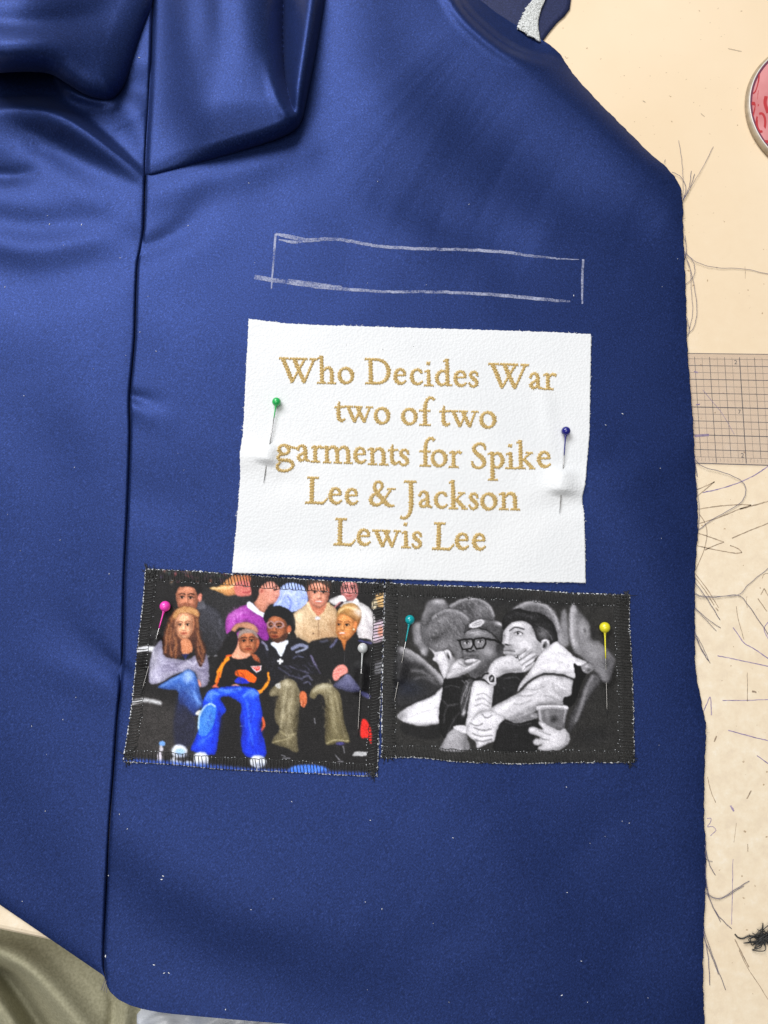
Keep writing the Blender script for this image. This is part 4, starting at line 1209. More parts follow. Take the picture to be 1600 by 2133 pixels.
    g.poly([(330, 310), (360, 268), (420, 258), (470, 280), (478, 315), (440, 300), (390, 300), (350, 330)], (200, 146, 96), 7, .9)
    g.poly([(342, 370), (352, 325), (390, 300), (440, 305), (456, 340), (452, 390), (430, 430), (400, 448), (370, 440), (348, 405)], (230, 160, 122), 5, grad=((360, 360), (450, 400), (212, 134, 96)))
    g.face(398, 370, 55, 74, (228, 158, 122), -.16, -.03, .3, (120, 78, 60))
    g.poly([(380, 452), (424, 446), (446, 505), (410, 537), (384, 522)], (196, 126, 92), 5)
    g.poly([(380, 532), (426, 530), (404, 562)], (42, 46, 92), 3, smooth=False)
    g.ell(478, 700, 14, 22, (214, 140, 120), 5, -20)
    g.poly([(245, 720), (300, 680), (370, 645), (418, 620), (456, 640), (478, 700), (498, 785), (520, 825), (480, 850), (460, 890), (400, 860), (362, 800), (356, 745), (280, 735)], (70, 112, 196), 6, grad=((420, 650), (400, 870), (44, 60, 120)))
    g.ell(418, 662, 30, 34, (140, 172, 232), 14, 20, .8); g.line([(270, 715), (330, 680), (380, 655)], 14, (105, 145, 220), 8, .7); g.line([(440, 720), (465, 780), (490, 820)], 10, (110, 150, 222), 8, .6)
    g.poly([(365, 810), (450, 885), (465, 980), (425, 1060), (350, 1062), (335, 930)], (46, 48, 70), 14, .9)
    g.ell(480, 868, 20, 13, (226, 226, 222), 4, -35)
    # man in leather jacket and black hat
    g.poly([(800, 430), (850, 450), (910, 470), (955, 548), (985, 468), (1040, 442), (1112, 475), (1150, 555), (1190, 640), (1120, 650), (1130, 720), (1060, 740), (1040, 700), (990, 680), (900, 720), (860, 660), (820, 560)], (36, 35, 42), 5)
    g.poly([(895, 466), (990, 452), (980, 490), (952, 545), (925, 505)], (222, 227, 238), 4)
    g.line([(845, 460), (865, 480), (875, 505)], 12, (150, 155, 178), 5, .8)
    for q, wv, cc in (([(1020, 500), (1060, 480), (1110, 488)], 20, (140, 146, 178)), ([(1040, 520), (1070, 510), (1100, 500)], 10, (170, 178, 205)), ([(1125, 540), (1150, 590), (1180, 636)], 12, (112, 106, 138)),
                      ([(1000, 600), (1060, 625), (1110, 640)], 7, (88, 86, 108)), ([(940, 610), (1000, 650), (1060, 670)], 8, (80, 80, 100)), ([(1070, 670), (1110, 655), (1130, 680)], 9, (98, 98, 120)), ([(1085, 700), (1110, 690), (1125, 705)], 6, (120, 120, 145)), ([(1020, 560), (1040, 545), (1080, 548)], 7, (90, 92, 118))):
        g.line(q, wv, cc, 6, .85)
    g.poly([(940, 556), (952, 556), (953, 566), (964, 566), (964, 578), (953, 578), (951, 590), (941, 590), (940, 578), (930, 577), (930, 566), (940, 566)], (235, 236, 240), 2, smooth=False)
    g.poly([(880, 320), (930, 305), (975, 328), (992, 385), (984, 440), (945, 462), (902, 452), (882, 415), (872, 362)], (168, 100, 68), 5, grad=((890, 350), (990, 420), (128, 74, 50)))
    g.face(930, 385, 58, 80, (160, 96, 66), -.4, .02)
    g.poly([(852, 330), (862, 285), (905, 258), (960, 256), (1008, 284), (1034, 335), (1034, 395), (1012, 420), (996, 392), (985, 345), (955, 322), (915, 312), (885, 325), (872, 352)], (30, 31, 34), 4)
    g.ell(1000, 388, 13, 22, (188, 104, 72), 4, 10); g.ell(998, 410, 4, 4, (240, 225, 190), 2)
    g.poly([(884, 432), (905, 442), (930, 440), (985, 410), (982, 445), (945, 466), (905, 458)], (70, 46, 38), 7, .8); g.line([(888, 408), (905, 402), (928, 408)], 8, (70, 44, 36), 4, .7)
    g.ell(893, 362, 19, 18, (165, 130, 130), 3, ring=7); g.ell(942, 362, 24, 19, (165, 130, 130), 3, ring=7)
    g.poly([(886, 745), (930, 700), (985, 674), (1032, 684), (1056, 730), (1064, 775), (1052, 900), (1046, 1000), (1050, 1096), (980, 1072), (904, 1042), (918, 1000), (945, 965), (916, 905), (920, 830), (936, 775), (892, 775)], (130, 120, 96), 5, grad=((990, 700), (980, 1080), (104, 96, 74)))
    g.line([(985, 690), (970, 800), (955, 950)], 16, (168, 158, 130), 9, .7); g.line([(1040, 740), (1036, 860), (1030, 980)], 12, (92, 84, 64), 8, .7); g.line([(945, 972), (990, 1000), (1040, 985)], 10, (160, 150, 118), 6, .7); g.line([(905, 1040), (960, 1025), (1010, 1010)], 9, (158, 148, 116), 5, .7)
    g.poly([(918, 710), (950, 696), (945, 730)], (186, 184, 180), 4)
    g.poly([(1115, 768), (1140, 722), (1190, 698), (1240, 702), (1282, 740), (1302, 800), (1316, 920), (1352, 1034), (1290, 1040), (1212, 1052), (1206, 950), (1204, 800), (1172, 762), (1142, 792)], (128, 118, 92), 5, grad=((1200, 710), (1260, 1040), (104, 96, 70)))
    g.line([(1140, 745), (1190, 712), (1240, 716)], 16, (172, 164, 138), 8, .7); g.line([(1220, 760), (1228, 880), (1232, 1000)], 12, (92, 84, 62), 8, .7); g.line([(1265, 760), (1290, 880), (1318, 1000)], 10, (160, 150, 120), 7, .7); g.line([(1215, 1045), (1260, 1025), (1340, 1030)], 9, (168, 158, 122), 4, .8)
    g.poly([(1062, 755), (1085, 745), (1102, 770), (1100, 815), (1085, 838), (1066, 822)], (196, 104, 68), 4); g.line([(1080, 800), (1082, 832)], 4, (130, 62, 44)); g.line([(1070, 800), (1072, 828)], 4, (225, 140, 105))
    g.ell(1295, 1045, 26, 10, (70, 66, 120), 4)
    # boy in the centre
    g.poly([(590, 520), (640, 420), (690, 395), (705, 470), (690, 540), (780, 545), (830, 570), (872, 620), (888, 690), (850, 762), (800, 742), (560, 735), (568, 650), (595, 560)], (34, 31, 33), 5)
    g.line([(600, 500), (625, 450), (650, 425)], 8, (70, 68, 74), 6, .7)
    g.poly([(668, 390), (700, 356), (760, 348), (800, 365), (822, 395), (812, 408), (770, 388), (715, 378), (690, 402)], (206, 144, 112), 5, grad=((690, 380), (810, 380), (220, 160, 130)))
    g.poly([(704, 450), (714, 405), (760, 388), (808, 408), (822, 450), (818, 500), (790, 532), (755, 535), (725, 515), (708, 485)], (176, 104, 72), 5, grad=((720, 440), (820, 500), (150, 82, 56)))
    g.face(762, 462, 56, 74, (176, 106, 74), .0, -.04)
    g.poly([(704, 440), (716, 400), (760, 384), (806, 402), (820, 440), (790, 415), (745, 412)], (146, 128, 122), 6)
    g.ell(820, 470, 9, 22, (170, 96, 66), 4, 10)
    g.poly([(668, 545), (698, 490), (708, 458), (716, 500), (735, 522), (775, 528), (764, 548), (712, 560)], (220, 154, 126), 5)
    g.poly([(780, 530), (815, 540), (835, 580), (800, 565)], (150, 80, 52), 6)
    for q in ([(582, 690), (598, 620), (650, 545)], [(600, 660), (620, 590), (650, 560)]):
        g.line(q, 15, (236, 138, 32), 4)
    g.line([(570, 715), (585, 700), (600, 640)], 12, (226, 100, 40), 5); g.line([(640, 545), (665, 538)], 10, (220, 90, 40), 4)
    for q in ([(880, 640), (880, 690), (848, 735), (815, 745)], [(870, 700), (840, 745), (820, 758)]):
        g.line(q, 12, (240, 146, 40), 4)
    g.poly([(692, 628), (745, 620), (780, 640), (812, 665), (800, 696), (770, 690), (735, 672), (696, 655)], (242, 98, 22), 4)
    g.line([(742, 624), (738, 650), (745, 670)], 4, (150, 60, 20), 3, .7)
    g.poly([(686, 684), (720, 664), (772, 692), (745, 702), (695, 698)], (38, 52, 196), 4)
    g.poly([(778, 603), (842, 596), (838, 624), (812, 638), (795, 625)], (232, 222, 228), 3, smooth=False)
    g.poly([(787, 606), (836, 601), (832, 621), (812, 631), (800, 621)], (214, 66, 56), 2, smooth=False)
    g.line([(796, 612), (802, 606), (806, 616), (812, 606), (818, 618), (826, 608)], 3, (240, 200, 195), 1.5, .9, False)
    g.ell(690, 712, 20, 8, (214, 146, 122), 4); g.ell(575, 718, 18, 6, (220, 110, 90), 4)
    g.line([(845, 895), (855, 940), (835, 975)], 14, (226, 96, 50), 4)
    g.poly([(505, 800), (540, 742), (600, 722), (720, 714), (812, 735), (832, 800), (846, 880), (836, 960), (860, 1040), (864, 1118), (800, 1128), (742, 1112), (722, 1040), (730, 960), (716, 905), (722, 820), (650, 775), (606, 790), (640, 850), (606, 900), (600, 960), (582, 1090), (555, 1112), (450, 1092), (434, 1070), (470, 990), (495, 900)], (30, 72, 228), 5, grad=((560, 740), (600, 1110), (26, 58, 212)))
    for q in ([(525, 790), (555, 750), (590, 760)], [(740, 770), (780, 742), (815, 760)], [(600, 735), (660, 742), (720, 730)]):
        g.line(q, 18, (92, 142, 246), 9, .75)
    for q in ([(760, 820), (770, 920), (790, 1050)], [(480, 1050), (530, 1010), (570, 985)]):
        g.line(q, 12, (70, 116, 244), 8, .6)
    for q in ([(740, 900), (745, 980), (750, 1060)], [(560, 880), (570, 960), (560, 1040)]):
        g.line(q, 12, (20, 42, 176), 8, .6)
    g.poly([(476, 970), (482, 890), (510, 835), (548, 812), (578, 830), (578, 880), (560, 950), (520, 1000), (490, 1000)], (62, 120, 212), 5)
    g.line([(478, 960), (484, 890), (512, 838), (548, 816), (576, 832)], 9, (170, 205, 232), 4); g.ell(530, 900, 22, 40, (84, 142, 226), 12, 20, .7)
    for q in ((240, 600, 36, 90, 16, (118, 112, 140), (205, 202, 222), 100), (390, 595, 90, 30, 18, (104, 98, 124), (196, 192, 214), 10), (505, 630, 28, 70, 12, (108, 102, 128), (190, 186, 208), 15), (420, 740, 60, 80, 16, (34, 52, 118), (125, 160, 226), 65),
              (330, 420, 45, 120, 24, (70, 42, 34), (176, 120, 82), 95, 14, 80), (485, 480, 25, 90, 14, (70, 42, 34), (170, 112, 76), 75, 14, 70), (560, 850, 50, 110, 16, (18, 40, 168), (86, 134, 246), 100), (780, 900, 45, 160, 20, (18, 40, 168), (80, 128, 246), 85), (660, 745, 80, 20, 10, (18, 42, 170), (90, 140, 248), 10),
              (985, 850, 50, 170, 24, (84, 76, 58), (172, 162, 136), 95, 14, 90), (1240, 850, 50, 150, 24, (84, 76, 56), (172, 164, 136), 80, 14, 90), (1060, 600, 90, 80, 22, (18, 18, 22), (92, 92, 116), 40), (700, 640, 80, 70, 14, (18, 16, 18), (62, 58, 62), 60), (880, 590, 40, 80, 12, (20, 20, 24), (72, 72, 86), 70), (1400, 560, 60, 80, 14, (20, 20, 22), (58, 57, 60), 80), (560, 400, 60, 80, 14, (36, 36, 40), (88, 88, 98), 70)):
        g.folds(*q)
    # feet and floor
    for cx, cy, rx, ry in ((370, 1090, 44, 38), (350, 1145, 30, 22), (420, 1160, 26, 14), (495, 1135, 44, 42), (820, 1148, 46, 36)):
        g.ell(cx, cy, rx, ry, (206, 212, 226), 7); g.b(cx - rx * .2, cy - ry * .3, rx * .6, ry * .5, (246, 248, 252), 0, .8); g.b(cx + rx * .3, cy + ry * .6, rx * .8, ry * .35, (110, 116, 140), 0, .7)
    g.ell(372, 1092, 26, 20, (150, 185, 226), 8); g.ell(380, 1135, 40, 10, (70, 68, 72), 6)
    g.ell(270, 1046, 17, 15, (112, 158, 226), 4); g.ell(264, 1075, 10, 18, (190, 186, 196), 5); g.ell(258, 1125, 15, 34, (200, 194, 206), 6)
    g.line([(42, 1140), (250, 1154), (450, 1170), (600, 1182), (800, 1200), (1000, 1205), (1250, 1215), (1520, 1225)], 24, (56, 88, 186), 14, .8)
    g.poly([(1020, 1175), (1150, 1168), (1220, 1200), (1020, 1215)], (74, 122, 226), 10)
    # small things at the right
    g.poly([(1416, 915), (1440, 908), (1468, 955), (1474, 1050), (1448, 1012), (1410, 1005)], (218, 48, 42), 5)
    g.poly([(1378, 1092), (1445, 1092), (1448, 1116), (1362, 1116)], (170, 170, 172), 4, smooth=False)
    for q in ([(955, 1110), (975, 1118)], [(965, 1128), (1005, 1130)], [(1265, 1110), (1290, 1140)], [(1280, 1150), (1310, 1148)], [(1310, 1060), (1318, 1100)], [(720, 945), (735, 944)], [(1145, 900), (1150, 930)]):
        g.line(q, 5, (150, 150, 158), 3, .8)
    # woman in black coat
    g.poly([(1108, 480), (1160, 447), (1272, 436), (1320, 515), (1362, 448), (1382, 425), (1402, 440), (1484, 470), (1486, 700), (1455, 760), (1400, 720), (1340, 635), (1290, 600), (1240, 665), (1180, 640), (1145, 560)], (37, 36, 38), 5)
    g.line([(1240, 490), (1262, 465), (1272, 448)], 14, (96, 100, 142), 6, .8); g.line([(1180, 460), (1220, 452)], 12, (88, 92, 118), 6, .7); g.line([(1405, 455), (1470, 468)], 12, (66, 66, 122), 6, .8)
    g.line([(1318, 520), (1318, 580)], 3, (70, 70, 74), 3)
    g.poly([(1270, 345), (1285, 300), (1335, 285), (1385, 325), (1394, 378), (1360, 430), (1330, 460), (1316, 512), (1300, 460), (1275, 428), (1266, 385)], (220, 140, 82), 5, grad=((1285, 350), (1390, 390), (196, 112, 58)))
    g.face(1325, 372, 58, 74, (220, 142, 86), -.55, .08, .8, (140, 88, 56))
    g.poly([(1273, 318), (1285, 272), (1330, 240), (1385, 245), (1416, 290), (1408, 345), (1392, 372), (1378, 340), (1350, 318), (1300, 296)], (206, 156, 96), 5, grad=((1320, 250), (1400, 350), (150, 100, 60)))
    g.line([(1290, 285), (1330, 262), (1380, 272)], 12, (236, 200, 142), 6, .8); g.line([(1305, 300), (1350, 285), (1395, 310)], 8, (170, 118, 70), 5, .7)
    g.ell(1380, 362, 10, 20, (214, 128, 78), 4, 10); g.ell(1372, 388, 5, 5, (236, 220, 180), 2)
    g.poly([(1252, 640), (1270, 605), (1300, 592), (1330, 605), (1335, 635), (1300, 655), (1275, 682), (1252, 675)], (228, 142, 132), 5)
    for q in ([(1270, 625), (1300, 620)], [(1262, 645), (1298, 640)], [(1265, 662), (1285, 655)]):
        g.line(q, 4, (176, 84, 84), 3, .8)
    g.poly([(1250, 712), (1300, 670), (1335, 643), (1375, 680), (1412, 745), (1340, 750), (1300, 735)], (112, 112, 146), 5, grad=((1330, 660), (1330, 760), (66, 66, 92)))
    g.poly([(1408, 745), (1462, 762), (1464, 788), (1425, 775)], (78, 78, 116), 6)
    for q in ((418, 655, 22, 26, (150, 182, 240), 0, .7), (380, 800, 26, 60, (34, 46, 96), 10, .6), (468, 790, 16, 50, (110, 150, 224), -20, .5), (550, 770, 26, 30, (104, 152, 250), 0, .6), (790, 765, 26, 24, (104, 152, 250), 0, .6), (600, 900, 16, 80, (16, 34, 150), 0, .6), (730, 960, 12, 90, (16, 34, 150), 0, .6), (835, 1000, 16, 90, (16, 34, 150), 0, .6), (500, 1040, 30, 40, (60, 106, 244), 0, .5),
              (985, 700, 30, 22, (190, 180, 154), 0, .7), (930, 820, 14, 70, (82, 74, 56), 0, .6), (1048, 900, 12, 120, (70, 64, 48), 0, .7), (1000, 880, 14, 110, (166, 156, 128), 0, .5), (1190, 718, 40, 16, (192, 184, 158), 0, .7), (1215, 900, 12, 130, (76, 68, 50), 0, .7), (1255, 880, 14, 120, (166, 156, 126), -8, .5), (1305, 930, 12, 110, (80, 72, 54), -8, .6),
              (230, 560, 22, 70, (208, 204, 224), 0, .6), (330, 610, 60, 16, (110, 104, 130), 0, .6), (410, 600, 40, 14, (204, 200, 220), 0, .5), (520, 620, 16, 60, (112, 106, 132), 0, .6), (690, 300, 40, 26, (206, 118, 206), -30, .6), (850, 400, 26, 50, (112, 34, 120), 0, .6), (1060, 330, 30, 40, (238, 214, 180), 0, .6), (1250, 380, 22, 70, (168, 128, 94), 0, .6), (1180, 420, 60, 26, (176, 138, 104), 0, .5), (1400, 290, 40, 26, (250, 248, 250), 30, .6), (1470, 400, 16, 60, (170, 162, 170), 0, .6), (1000, 180, 40, 26, (206, 216, 252), 0, .6)):
        g.b(*q)
    g.grain(12)
    return g.c


def paint_mono(x, y):
    def L(v): return (v * 1.0, v * .985, v * 1.015)
    g = Paint(x, y, (52, 51, 50))
    g.b(700, 180, 500, 60, L(44), 0, .8); g.b(260, 730, 130, 60, (36, 40, 54), -10, .9)
    # blurred heads behind
    g.shape([(300, 231), (309, 189), (339, 169), (404, 163), (425, 184), (448, 214), (400, 260), (340, 300), (300, 320), (272, 285)], L(112), 12)
    g.b(385, 180, 50, 16, L(185), 5, .8); g.b(300, 235, 16, 40, L(150), 10, .6); g.b(345, 270, 50, 26, L(62), -30, .8); g.b(370, 220, 24, 20, L(88), 0, .7); g.free()
    g.shape([(440, 214), (479, 179), (529, 161), (579, 155), (639, 168), (684, 199), (709, 239), (722, 300), (679, 320), (579, 320), (529, 262), (479, 236)], L(82), 10)
    g.line([(455, 205), (520, 170), (580, 160), (640, 174), (684, 206), (712, 262)], 16, L(180), 14, .85)
    g.b(630, 225, 44, 32, L(128), 20, .7); g.b(540, 225, 50, 26, L(58), 10, .7); g.hair(590, 230, 100, 55, 90, (L(60), L(125), L(150)), 50, 50, 16, 5); g.free()
    # soft face at the far left
    g.shape([(222, 320), (262, 300), (310, 300), (330, 360), (330, 440), (318, 500), (285, 505), (262, 460), (232, 420)], L(112), 14)
    g.b(250, 330, 30, 30, L(178), 0, .7); g.b(262, 400, 22, 36, L(168), 0, .6); g.b(290, 480, 22, 22, L(180), 0, .7); g.b(318, 360, 16, 70, L(56), 0, .8); g.free()
    # near head, hair
    g.shape([(277, 310), (305, 318), (329, 289), (359, 254), (404, 229), (454, 222), (504, 233), (549, 262), (580, 308), (560, 340), (546, 380), (534, 430), (528, 500), (500, 525), (464, 485), (429, 459), (405, 485), (372, 494), (335, 462), (299, 432), (276, 380)], L(100), 7)
    g.line([(345, 275), (400, 240), (455, 231), (510, 245), (556, 280)], 18, L(168), 14, .75); g.b(400, 300, 60, 26, L(128), -30, .7); g.b(380, 385, 80, 24, L(58), -28, .9); g.b(500, 360, 40, 70, L(84), 20, .7); g.b(420, 430, 50, 26, L(126), -10, .7); g.b(300, 400, 24, 40, L(88), 0, .7); g.b(480, 300, 50, 26, L(88), 15, .6)
    g.hair(430, 350, 130, 105, 220, (L(50), L(75), L(140), L(160)), 55, 40, 18, 4); g.free()
    g.shape([(326, 452), (365, 478), (404, 474), (440, 486), (480, 530), (470, 570), (440, 605), (417, 645), (400, 612), (386, 580), (376, 548), (352, 532), (349, 518), (359, 504), (347, 485)], L(200), 5)
    g.b(395, 500, 30, 36, L(228), 20, .7); g.b(462, 570, 26, 50, L(110), 25, .8); g.b(352, 526, 10, 8, L(232), 0, .8); g.b(374, 500, 8, 10, L(110), 0, .6); g.b(420, 600, 14, 40, L(224), 15, .6); g.free()
    g.shape([(415, 478), (428, 463), (446, 468), (461, 495), (464, 522), (452, 545), (438, 540), (424, 510)], L(206), 4)
    g.line([(424, 480), (440, 474), (452, 498), (454, 522)], 5, L(235), 3); g.ell(440, 506, 8, 22, L(92), 5, -18); g.ell(440, 508, 4, 9, L(34), 3, -18); g.free()
    g.b(486, 530, 28, 36, L(128), 30, .7)
    # left shoulder and white shirt
    g.shape([(118, 470), (150, 446), (205, 464), (260, 496), (320, 548), (372, 594), (420, 648), (408, 690), (350, 740), (270, 770), (130, 800)], L(54), 8)
    g.line([(170, 462), (250, 498), (330, 560), (412, 652)], 34, L(190), 26, .9); g.b(200, 500, 60, 30, L(140), 30, .7); g.line([(225, 590), (290, 600), (350, 640)], 16, L(118), 14, .7); g.line([(240, 640), (300, 632), (370, 672)], 12, L(104), 12, .6); g.b(200, 700, 90, 50, (38, 42, 56), 0, .8); g.free()
    g.shape([(136, 853), (219, 796), (289, 766), (349, 741), (392, 700), (406, 692), (400, 771), (388, 821), (388, 900), (329, 918), (269, 920), (205, 908), (164, 891)], L(224), 6)
    g.b(150, 865, 60, 30, L(120), -30, .8); g.line([(185, 885), (270, 845), (340, 822), (392, 812)], 7, L(186), 6, .8); g.line([(250, 800), (320, 775), (385, 745)], 10, L(240), 8, .7); g.line([(330, 790), (360, 760), (388, 735)], 6, L(198), 5, .6); g.b(300, 915, 90, 12, L(150), 0, .7); g.free()
    g.poly([(165, 900), (260, 925), (380, 915), (390, 985), (300, 1000), (170, 960)], L(36), 12, .8)
    # head behind the young man
    g.shape([(800, 250), (850, 206), (930, 174), (1015, 192), (1078, 250), (1110, 340), (1112, 410), (1070, 440), (1040, 350), (960, 270)], L(86), 12)
    g.line([(840, 214), (930, 182), (1010, 200), (1068, 256), (1100, 340)], 26, L(182), 20, .85); g.hair(1000, 270, 80, 60, 70, (L(60), L(130)), 50, 40, 16, 5); g.free()
    g.poly([(1112, 260), (1132, 226), (1146, 260), (1152, 340), (1158, 430), (1120, 450), (1090, 405), (1105, 340)], L(122), 14); g.b(1105, 400, 22, 34, L(168), 0, .6)
    # blurred profile at the right
    g.shape([(1160, 300), (1162, 240), (1180, 192), (1198, 194), (1215, 232), (1262, 282), (1290, 330), (1295, 400), (1345, 420), (1425, 505), (1428, 560), (1395, 665), (1345, 650), (1285, 560), (1210, 495), (1172, 440), (1158, 370)], L(116), 13)
    g.line([(1178, 210), (1170, 300), (1180, 400), (1200, 470)], 30, L(192), 24, .85); g.b(1245, 350, 30, 50, L(168), -15, .7); g.b(1252, 352, 10, 22, L(78), -10, .8); g.b(1230, 260, 26, 30, L(88), 30, .7); g.b(1300, 470, 60, 50, L(148), 30, .6); g.b(1390, 560, 40, 70, L(70), 20, .7); g.b(1350, 620, 26, 40, L(130), 20, .6); g.b(1200, 470, 24, 20, L(90), 0, .6); g.free()
    g.b(1305, 360, 26, 60, L(44), -8, .8)
    g.shape([(1242, 690), (1262, 640), (1312, 600), (1352, 650), (1300, 720), (1262, 790), (1230, 860), (1190, 930), (1152, 962), (1160, 880), (1200, 790)], L(74), 12)
    g.line([(1300, 625), (1262, 700), (1232, 800), (1200, 890)], 16, L(140), 14, .8); g.b(1290, 690, 20, 60, L(104), 30, .6); g.free()
    # man with the glasses
    g.shape([(536, 380), (556, 352), (610, 338), (670, 352), (722, 396), (754, 440), (768, 490), (745, 540), (700, 600), (640, 660), (585, 640), (548, 590), (532, 548), (527, 505), (519, 450)], L(112), 4)
    g.b(605, 366, 62, 15, L(182), 3, .8); g.line([(565, 378), (620, 366), (675, 382)], 4, L(96), 3, .7); g.line([(572, 362), (625, 352), (668, 364)], 3, L(100), 3, .6)
    g.b(680, 476, 40, 34, L(160), 30, .8); g.b(740, 460, 28, 60, L(44), 0, .85); g.b(580, 436, 11, 26, L(172), 8, .8); g.b(566, 466, 26, 12, L(150), 0, .8); g.b(540, 480, 12, 20, L(150), 0, .5)
    g.b(546, 408, 30, 10, L(62), 0, .8); g.b(632, 402, 36, 10, L(62), 4, .8)
    g.b(568, 478, 34, 7, L(40), 0, .85); g.ell(553, 472, 8, 5, L(22), 2); g.ell(586, 472, 8, 5, L(22), 2)
    g.b(580, 505, 50, 13, L(66), 3, .8); g.b(690, 560, 50, 60, L(54), 35, .8); g.b(620, 600, 70, 40, L(56), 0, .85); g.b(590, 560, 40, 12, L(80), 0, .6)
    g.ell(578, 531, 38, 12, L(192), 4, -6); g.line([(542, 524), (578, 519), (622, 520)], 5, L(54), 3); g.b(575, 530, 24, 5, L(220), -6, .7)
    g.hair(640, 590, 100, 60, 120, (L(30), L(110), L(130)), 80, 50, 9, 3); g.free()
    g.shape([(534, 368), (545, 326), (585, 296), (640, 283), (700, 287), (755, 304), (782, 336), (786, 400), (768, 470), (748, 452), (738, 414), (698, 373), (640, 345), (590, 339), (556, 354)], L(76), 4)
    g.line([(538, 366), (585, 338), (645, 344), (702, 374), (742, 420)], 8, L(36), 4); g.b(660, 300, 40, 16, L(104), 8, .7); g.b(745, 314, 34, 12, L(214), 22, .9); g.b(765, 400, 20, 60, L(34), 0, .8); g.hair(690, 340, 80, 40, 70, (L(48), L(112)), 30, 20, 12, 3)
    g.ell(610, 313, 47, 20, L(215), 3, -20); g.ell(610, 313, 33, 11, L(150), 3, -20); g.line([(588, 322), (632, 305)], 3, L(225), 2, .8); g.free()
    for lens in ([(506, 412), (518, 408), (580, 404), (588, 412), (586, 440), (574, 461), (524, 466), (514, 444)], [(594, 404), (602, 400), (652, 396), (662, 404), (662, 432), (646, 456), (606, 461), (596, 440)]):
        g.poly(lens, L(146), 3, .35); g.line(lens + lens[:1], 9, L(18), 2.2, 1, False)
    g.line([(660, 402), (705, 408), (752, 426)], 12, L(20), 3); g.line([(494, 410), (510, 416)], 8, L(24), 3); g.line([(584, 412), (597, 409)], 8, L(20), 2.5)
    for ex, ey in ((549, 426), (629, 420)):
        g.ell(ex, ey, 15, 8, L(214), 2.5); g.ell(ex + 2, ey - 1, 7.5, 7.5, L(18), 2); g.ell(ex + 4, ey - 4, 2, 2, L(240), 1); g.line([(ex - 17, ey - 4), (ex, ey - 11), (ex + 18, ey - 3)], 4, L(36), 2)
    # dark coat and scarf
    g.shape([(408, 668), (425, 632), (460, 618), (512, 616), (556, 632), (600, 640), (604, 700), (566, 800), (545, 900), (500, 928), (470, 950), (425, 992), (396, 965), (384, 890), (388, 800), (402, 740)], L(34), 4)
    for q in ([(420, 690), (455, 680), (505, 690)], [(405, 765), (440, 800), (500, 790)], [(414, 900), (420, 840), (445, 800), (480, 790)], [(440, 950), (470, 890), (505, 840)], [(425, 640), (470, 628), (520, 630)]):
        g.line(q, 7, L(86), 6, .7)
    g.hair(460, 780, 60, 150, 90, (L(22), L(60)), 70, 50, 18, 4); g.free()
    g.poly([(508, 780), (528, 690), (560, 640), (588, 650), (578, 720), (552, 810), (530, 862)], L(66), 6)
    for q in ([(515, 790), (535, 720), (566, 660)], [(530, 830), (548, 770), (570, 690)], [(540, 745), (552, 700), (545, 680)]):
        g.line(q, 4, L(165), 3, .8)
    g.b(532, 845, 12, 20, L(200), 20, .8); g.line([(520, 650), (535, 665), (545, 650), (560, 668)], 3, L(150), 2, .8, False)
    # his hand at the chin
    g.shape([(425, 638), (440, 596), (466, 550), (502, 522), (530, 522), (536, 552), (562, 562), (600, 538), (622, 527), (632, 540), (600, 578), (530, 616), (480, 632)], L(180), 4)
    g.b(485, 560, 34, 24, L(222), -40, .8); g.b(540, 605, 60, 12, L(108), -20, .8); g.line([(545, 576), (590, 556), (624, 536)], 9, L(224), 5, .8); g.line([(500, 545), (525, 560), (548, 572)], 5, L(110), 4, .8); g.line([(470, 585), (495, 580), (520, 585)], 4, L(140), 4, .6); g.b(445, 620, 14, 20, L(214), 0, .6); g.free()
    # young man's dark inner jacket
    g.shape([(600, 640), (720, 620), (850, 590), (890, 590), (862, 690), (800, 752), (700, 812), (692, 740)], L(40), 5)
    g.hair(780, 680, 90, 60, 60, (L(28), L(64), L(76)), 40, 40, 22, 3); g.line([(770, 640), (840, 630), (870, 650)], 5, L(98), 5, .6); g.free()
    # young man
    g.shape([(764, 404), (766, 370), (784, 335), (820, 304), (870, 293), (922, 306), (955, 345), (985, 400), (1004, 452), (985, 496), (940, 515), (880, 500), (830, 502), (796, 500), (770, 487), (767, 462), (776, 446), (762, 428)], L(192), 4)
    g.b(965, 455, 30, 60, L(128), 15, .75); g.b(945, 350, 30, 36, L(132), 30, .7); g.b(850, 318, 46, 15, L(232), -6, .8); g.b(856, 372, 42, 16, L(134), 6, .8); g.b(895, 430, 34, 24, L(230), 20, .7); g.b(790, 395, 8, 30, L(226), 12, .7); g.b(806, 408, 9, 26, L(140), 10, .7); g.b(782, 426, 14, 10, L(228), 0, .7); g.b(772, 385, 10, 10, L(96), 0, .7)
    g.b(796, 440, 26, 7, L(70), 4, .85); g.ell(788, 436, 9, 4.5, L(34), 2.5, 5); g.b(800, 455, 36, 6, L(120), 4, .7)
    g.ell(800, 468, 34, 7, L(132), 3, 4); g.ell(802, 482, 34, 8, L(158), 3, 4); g.line([(767, 474), (800, 474), (836, 478)], 4, L(54), 2.5); g.b(808, 494, 30, 5, L(110), 3, .7)
    g.line([(806, 354), (842, 333), (892, 346)], 8, L(56), 4); g.ell(857, 371, 20, 9, L(214), 2.5, 6); g.ell(854, 370, 8.5, 8.5, L(24), 2); g.ell(857, 367, 2.2, 2.2, L(240), 1); g.line([(832, 369), (856, 358), (884, 372)], 5, L(40), 2); g.line([(838, 382), (858, 384), (880, 380)], 3, L(110), 2.5, .7); g.free()
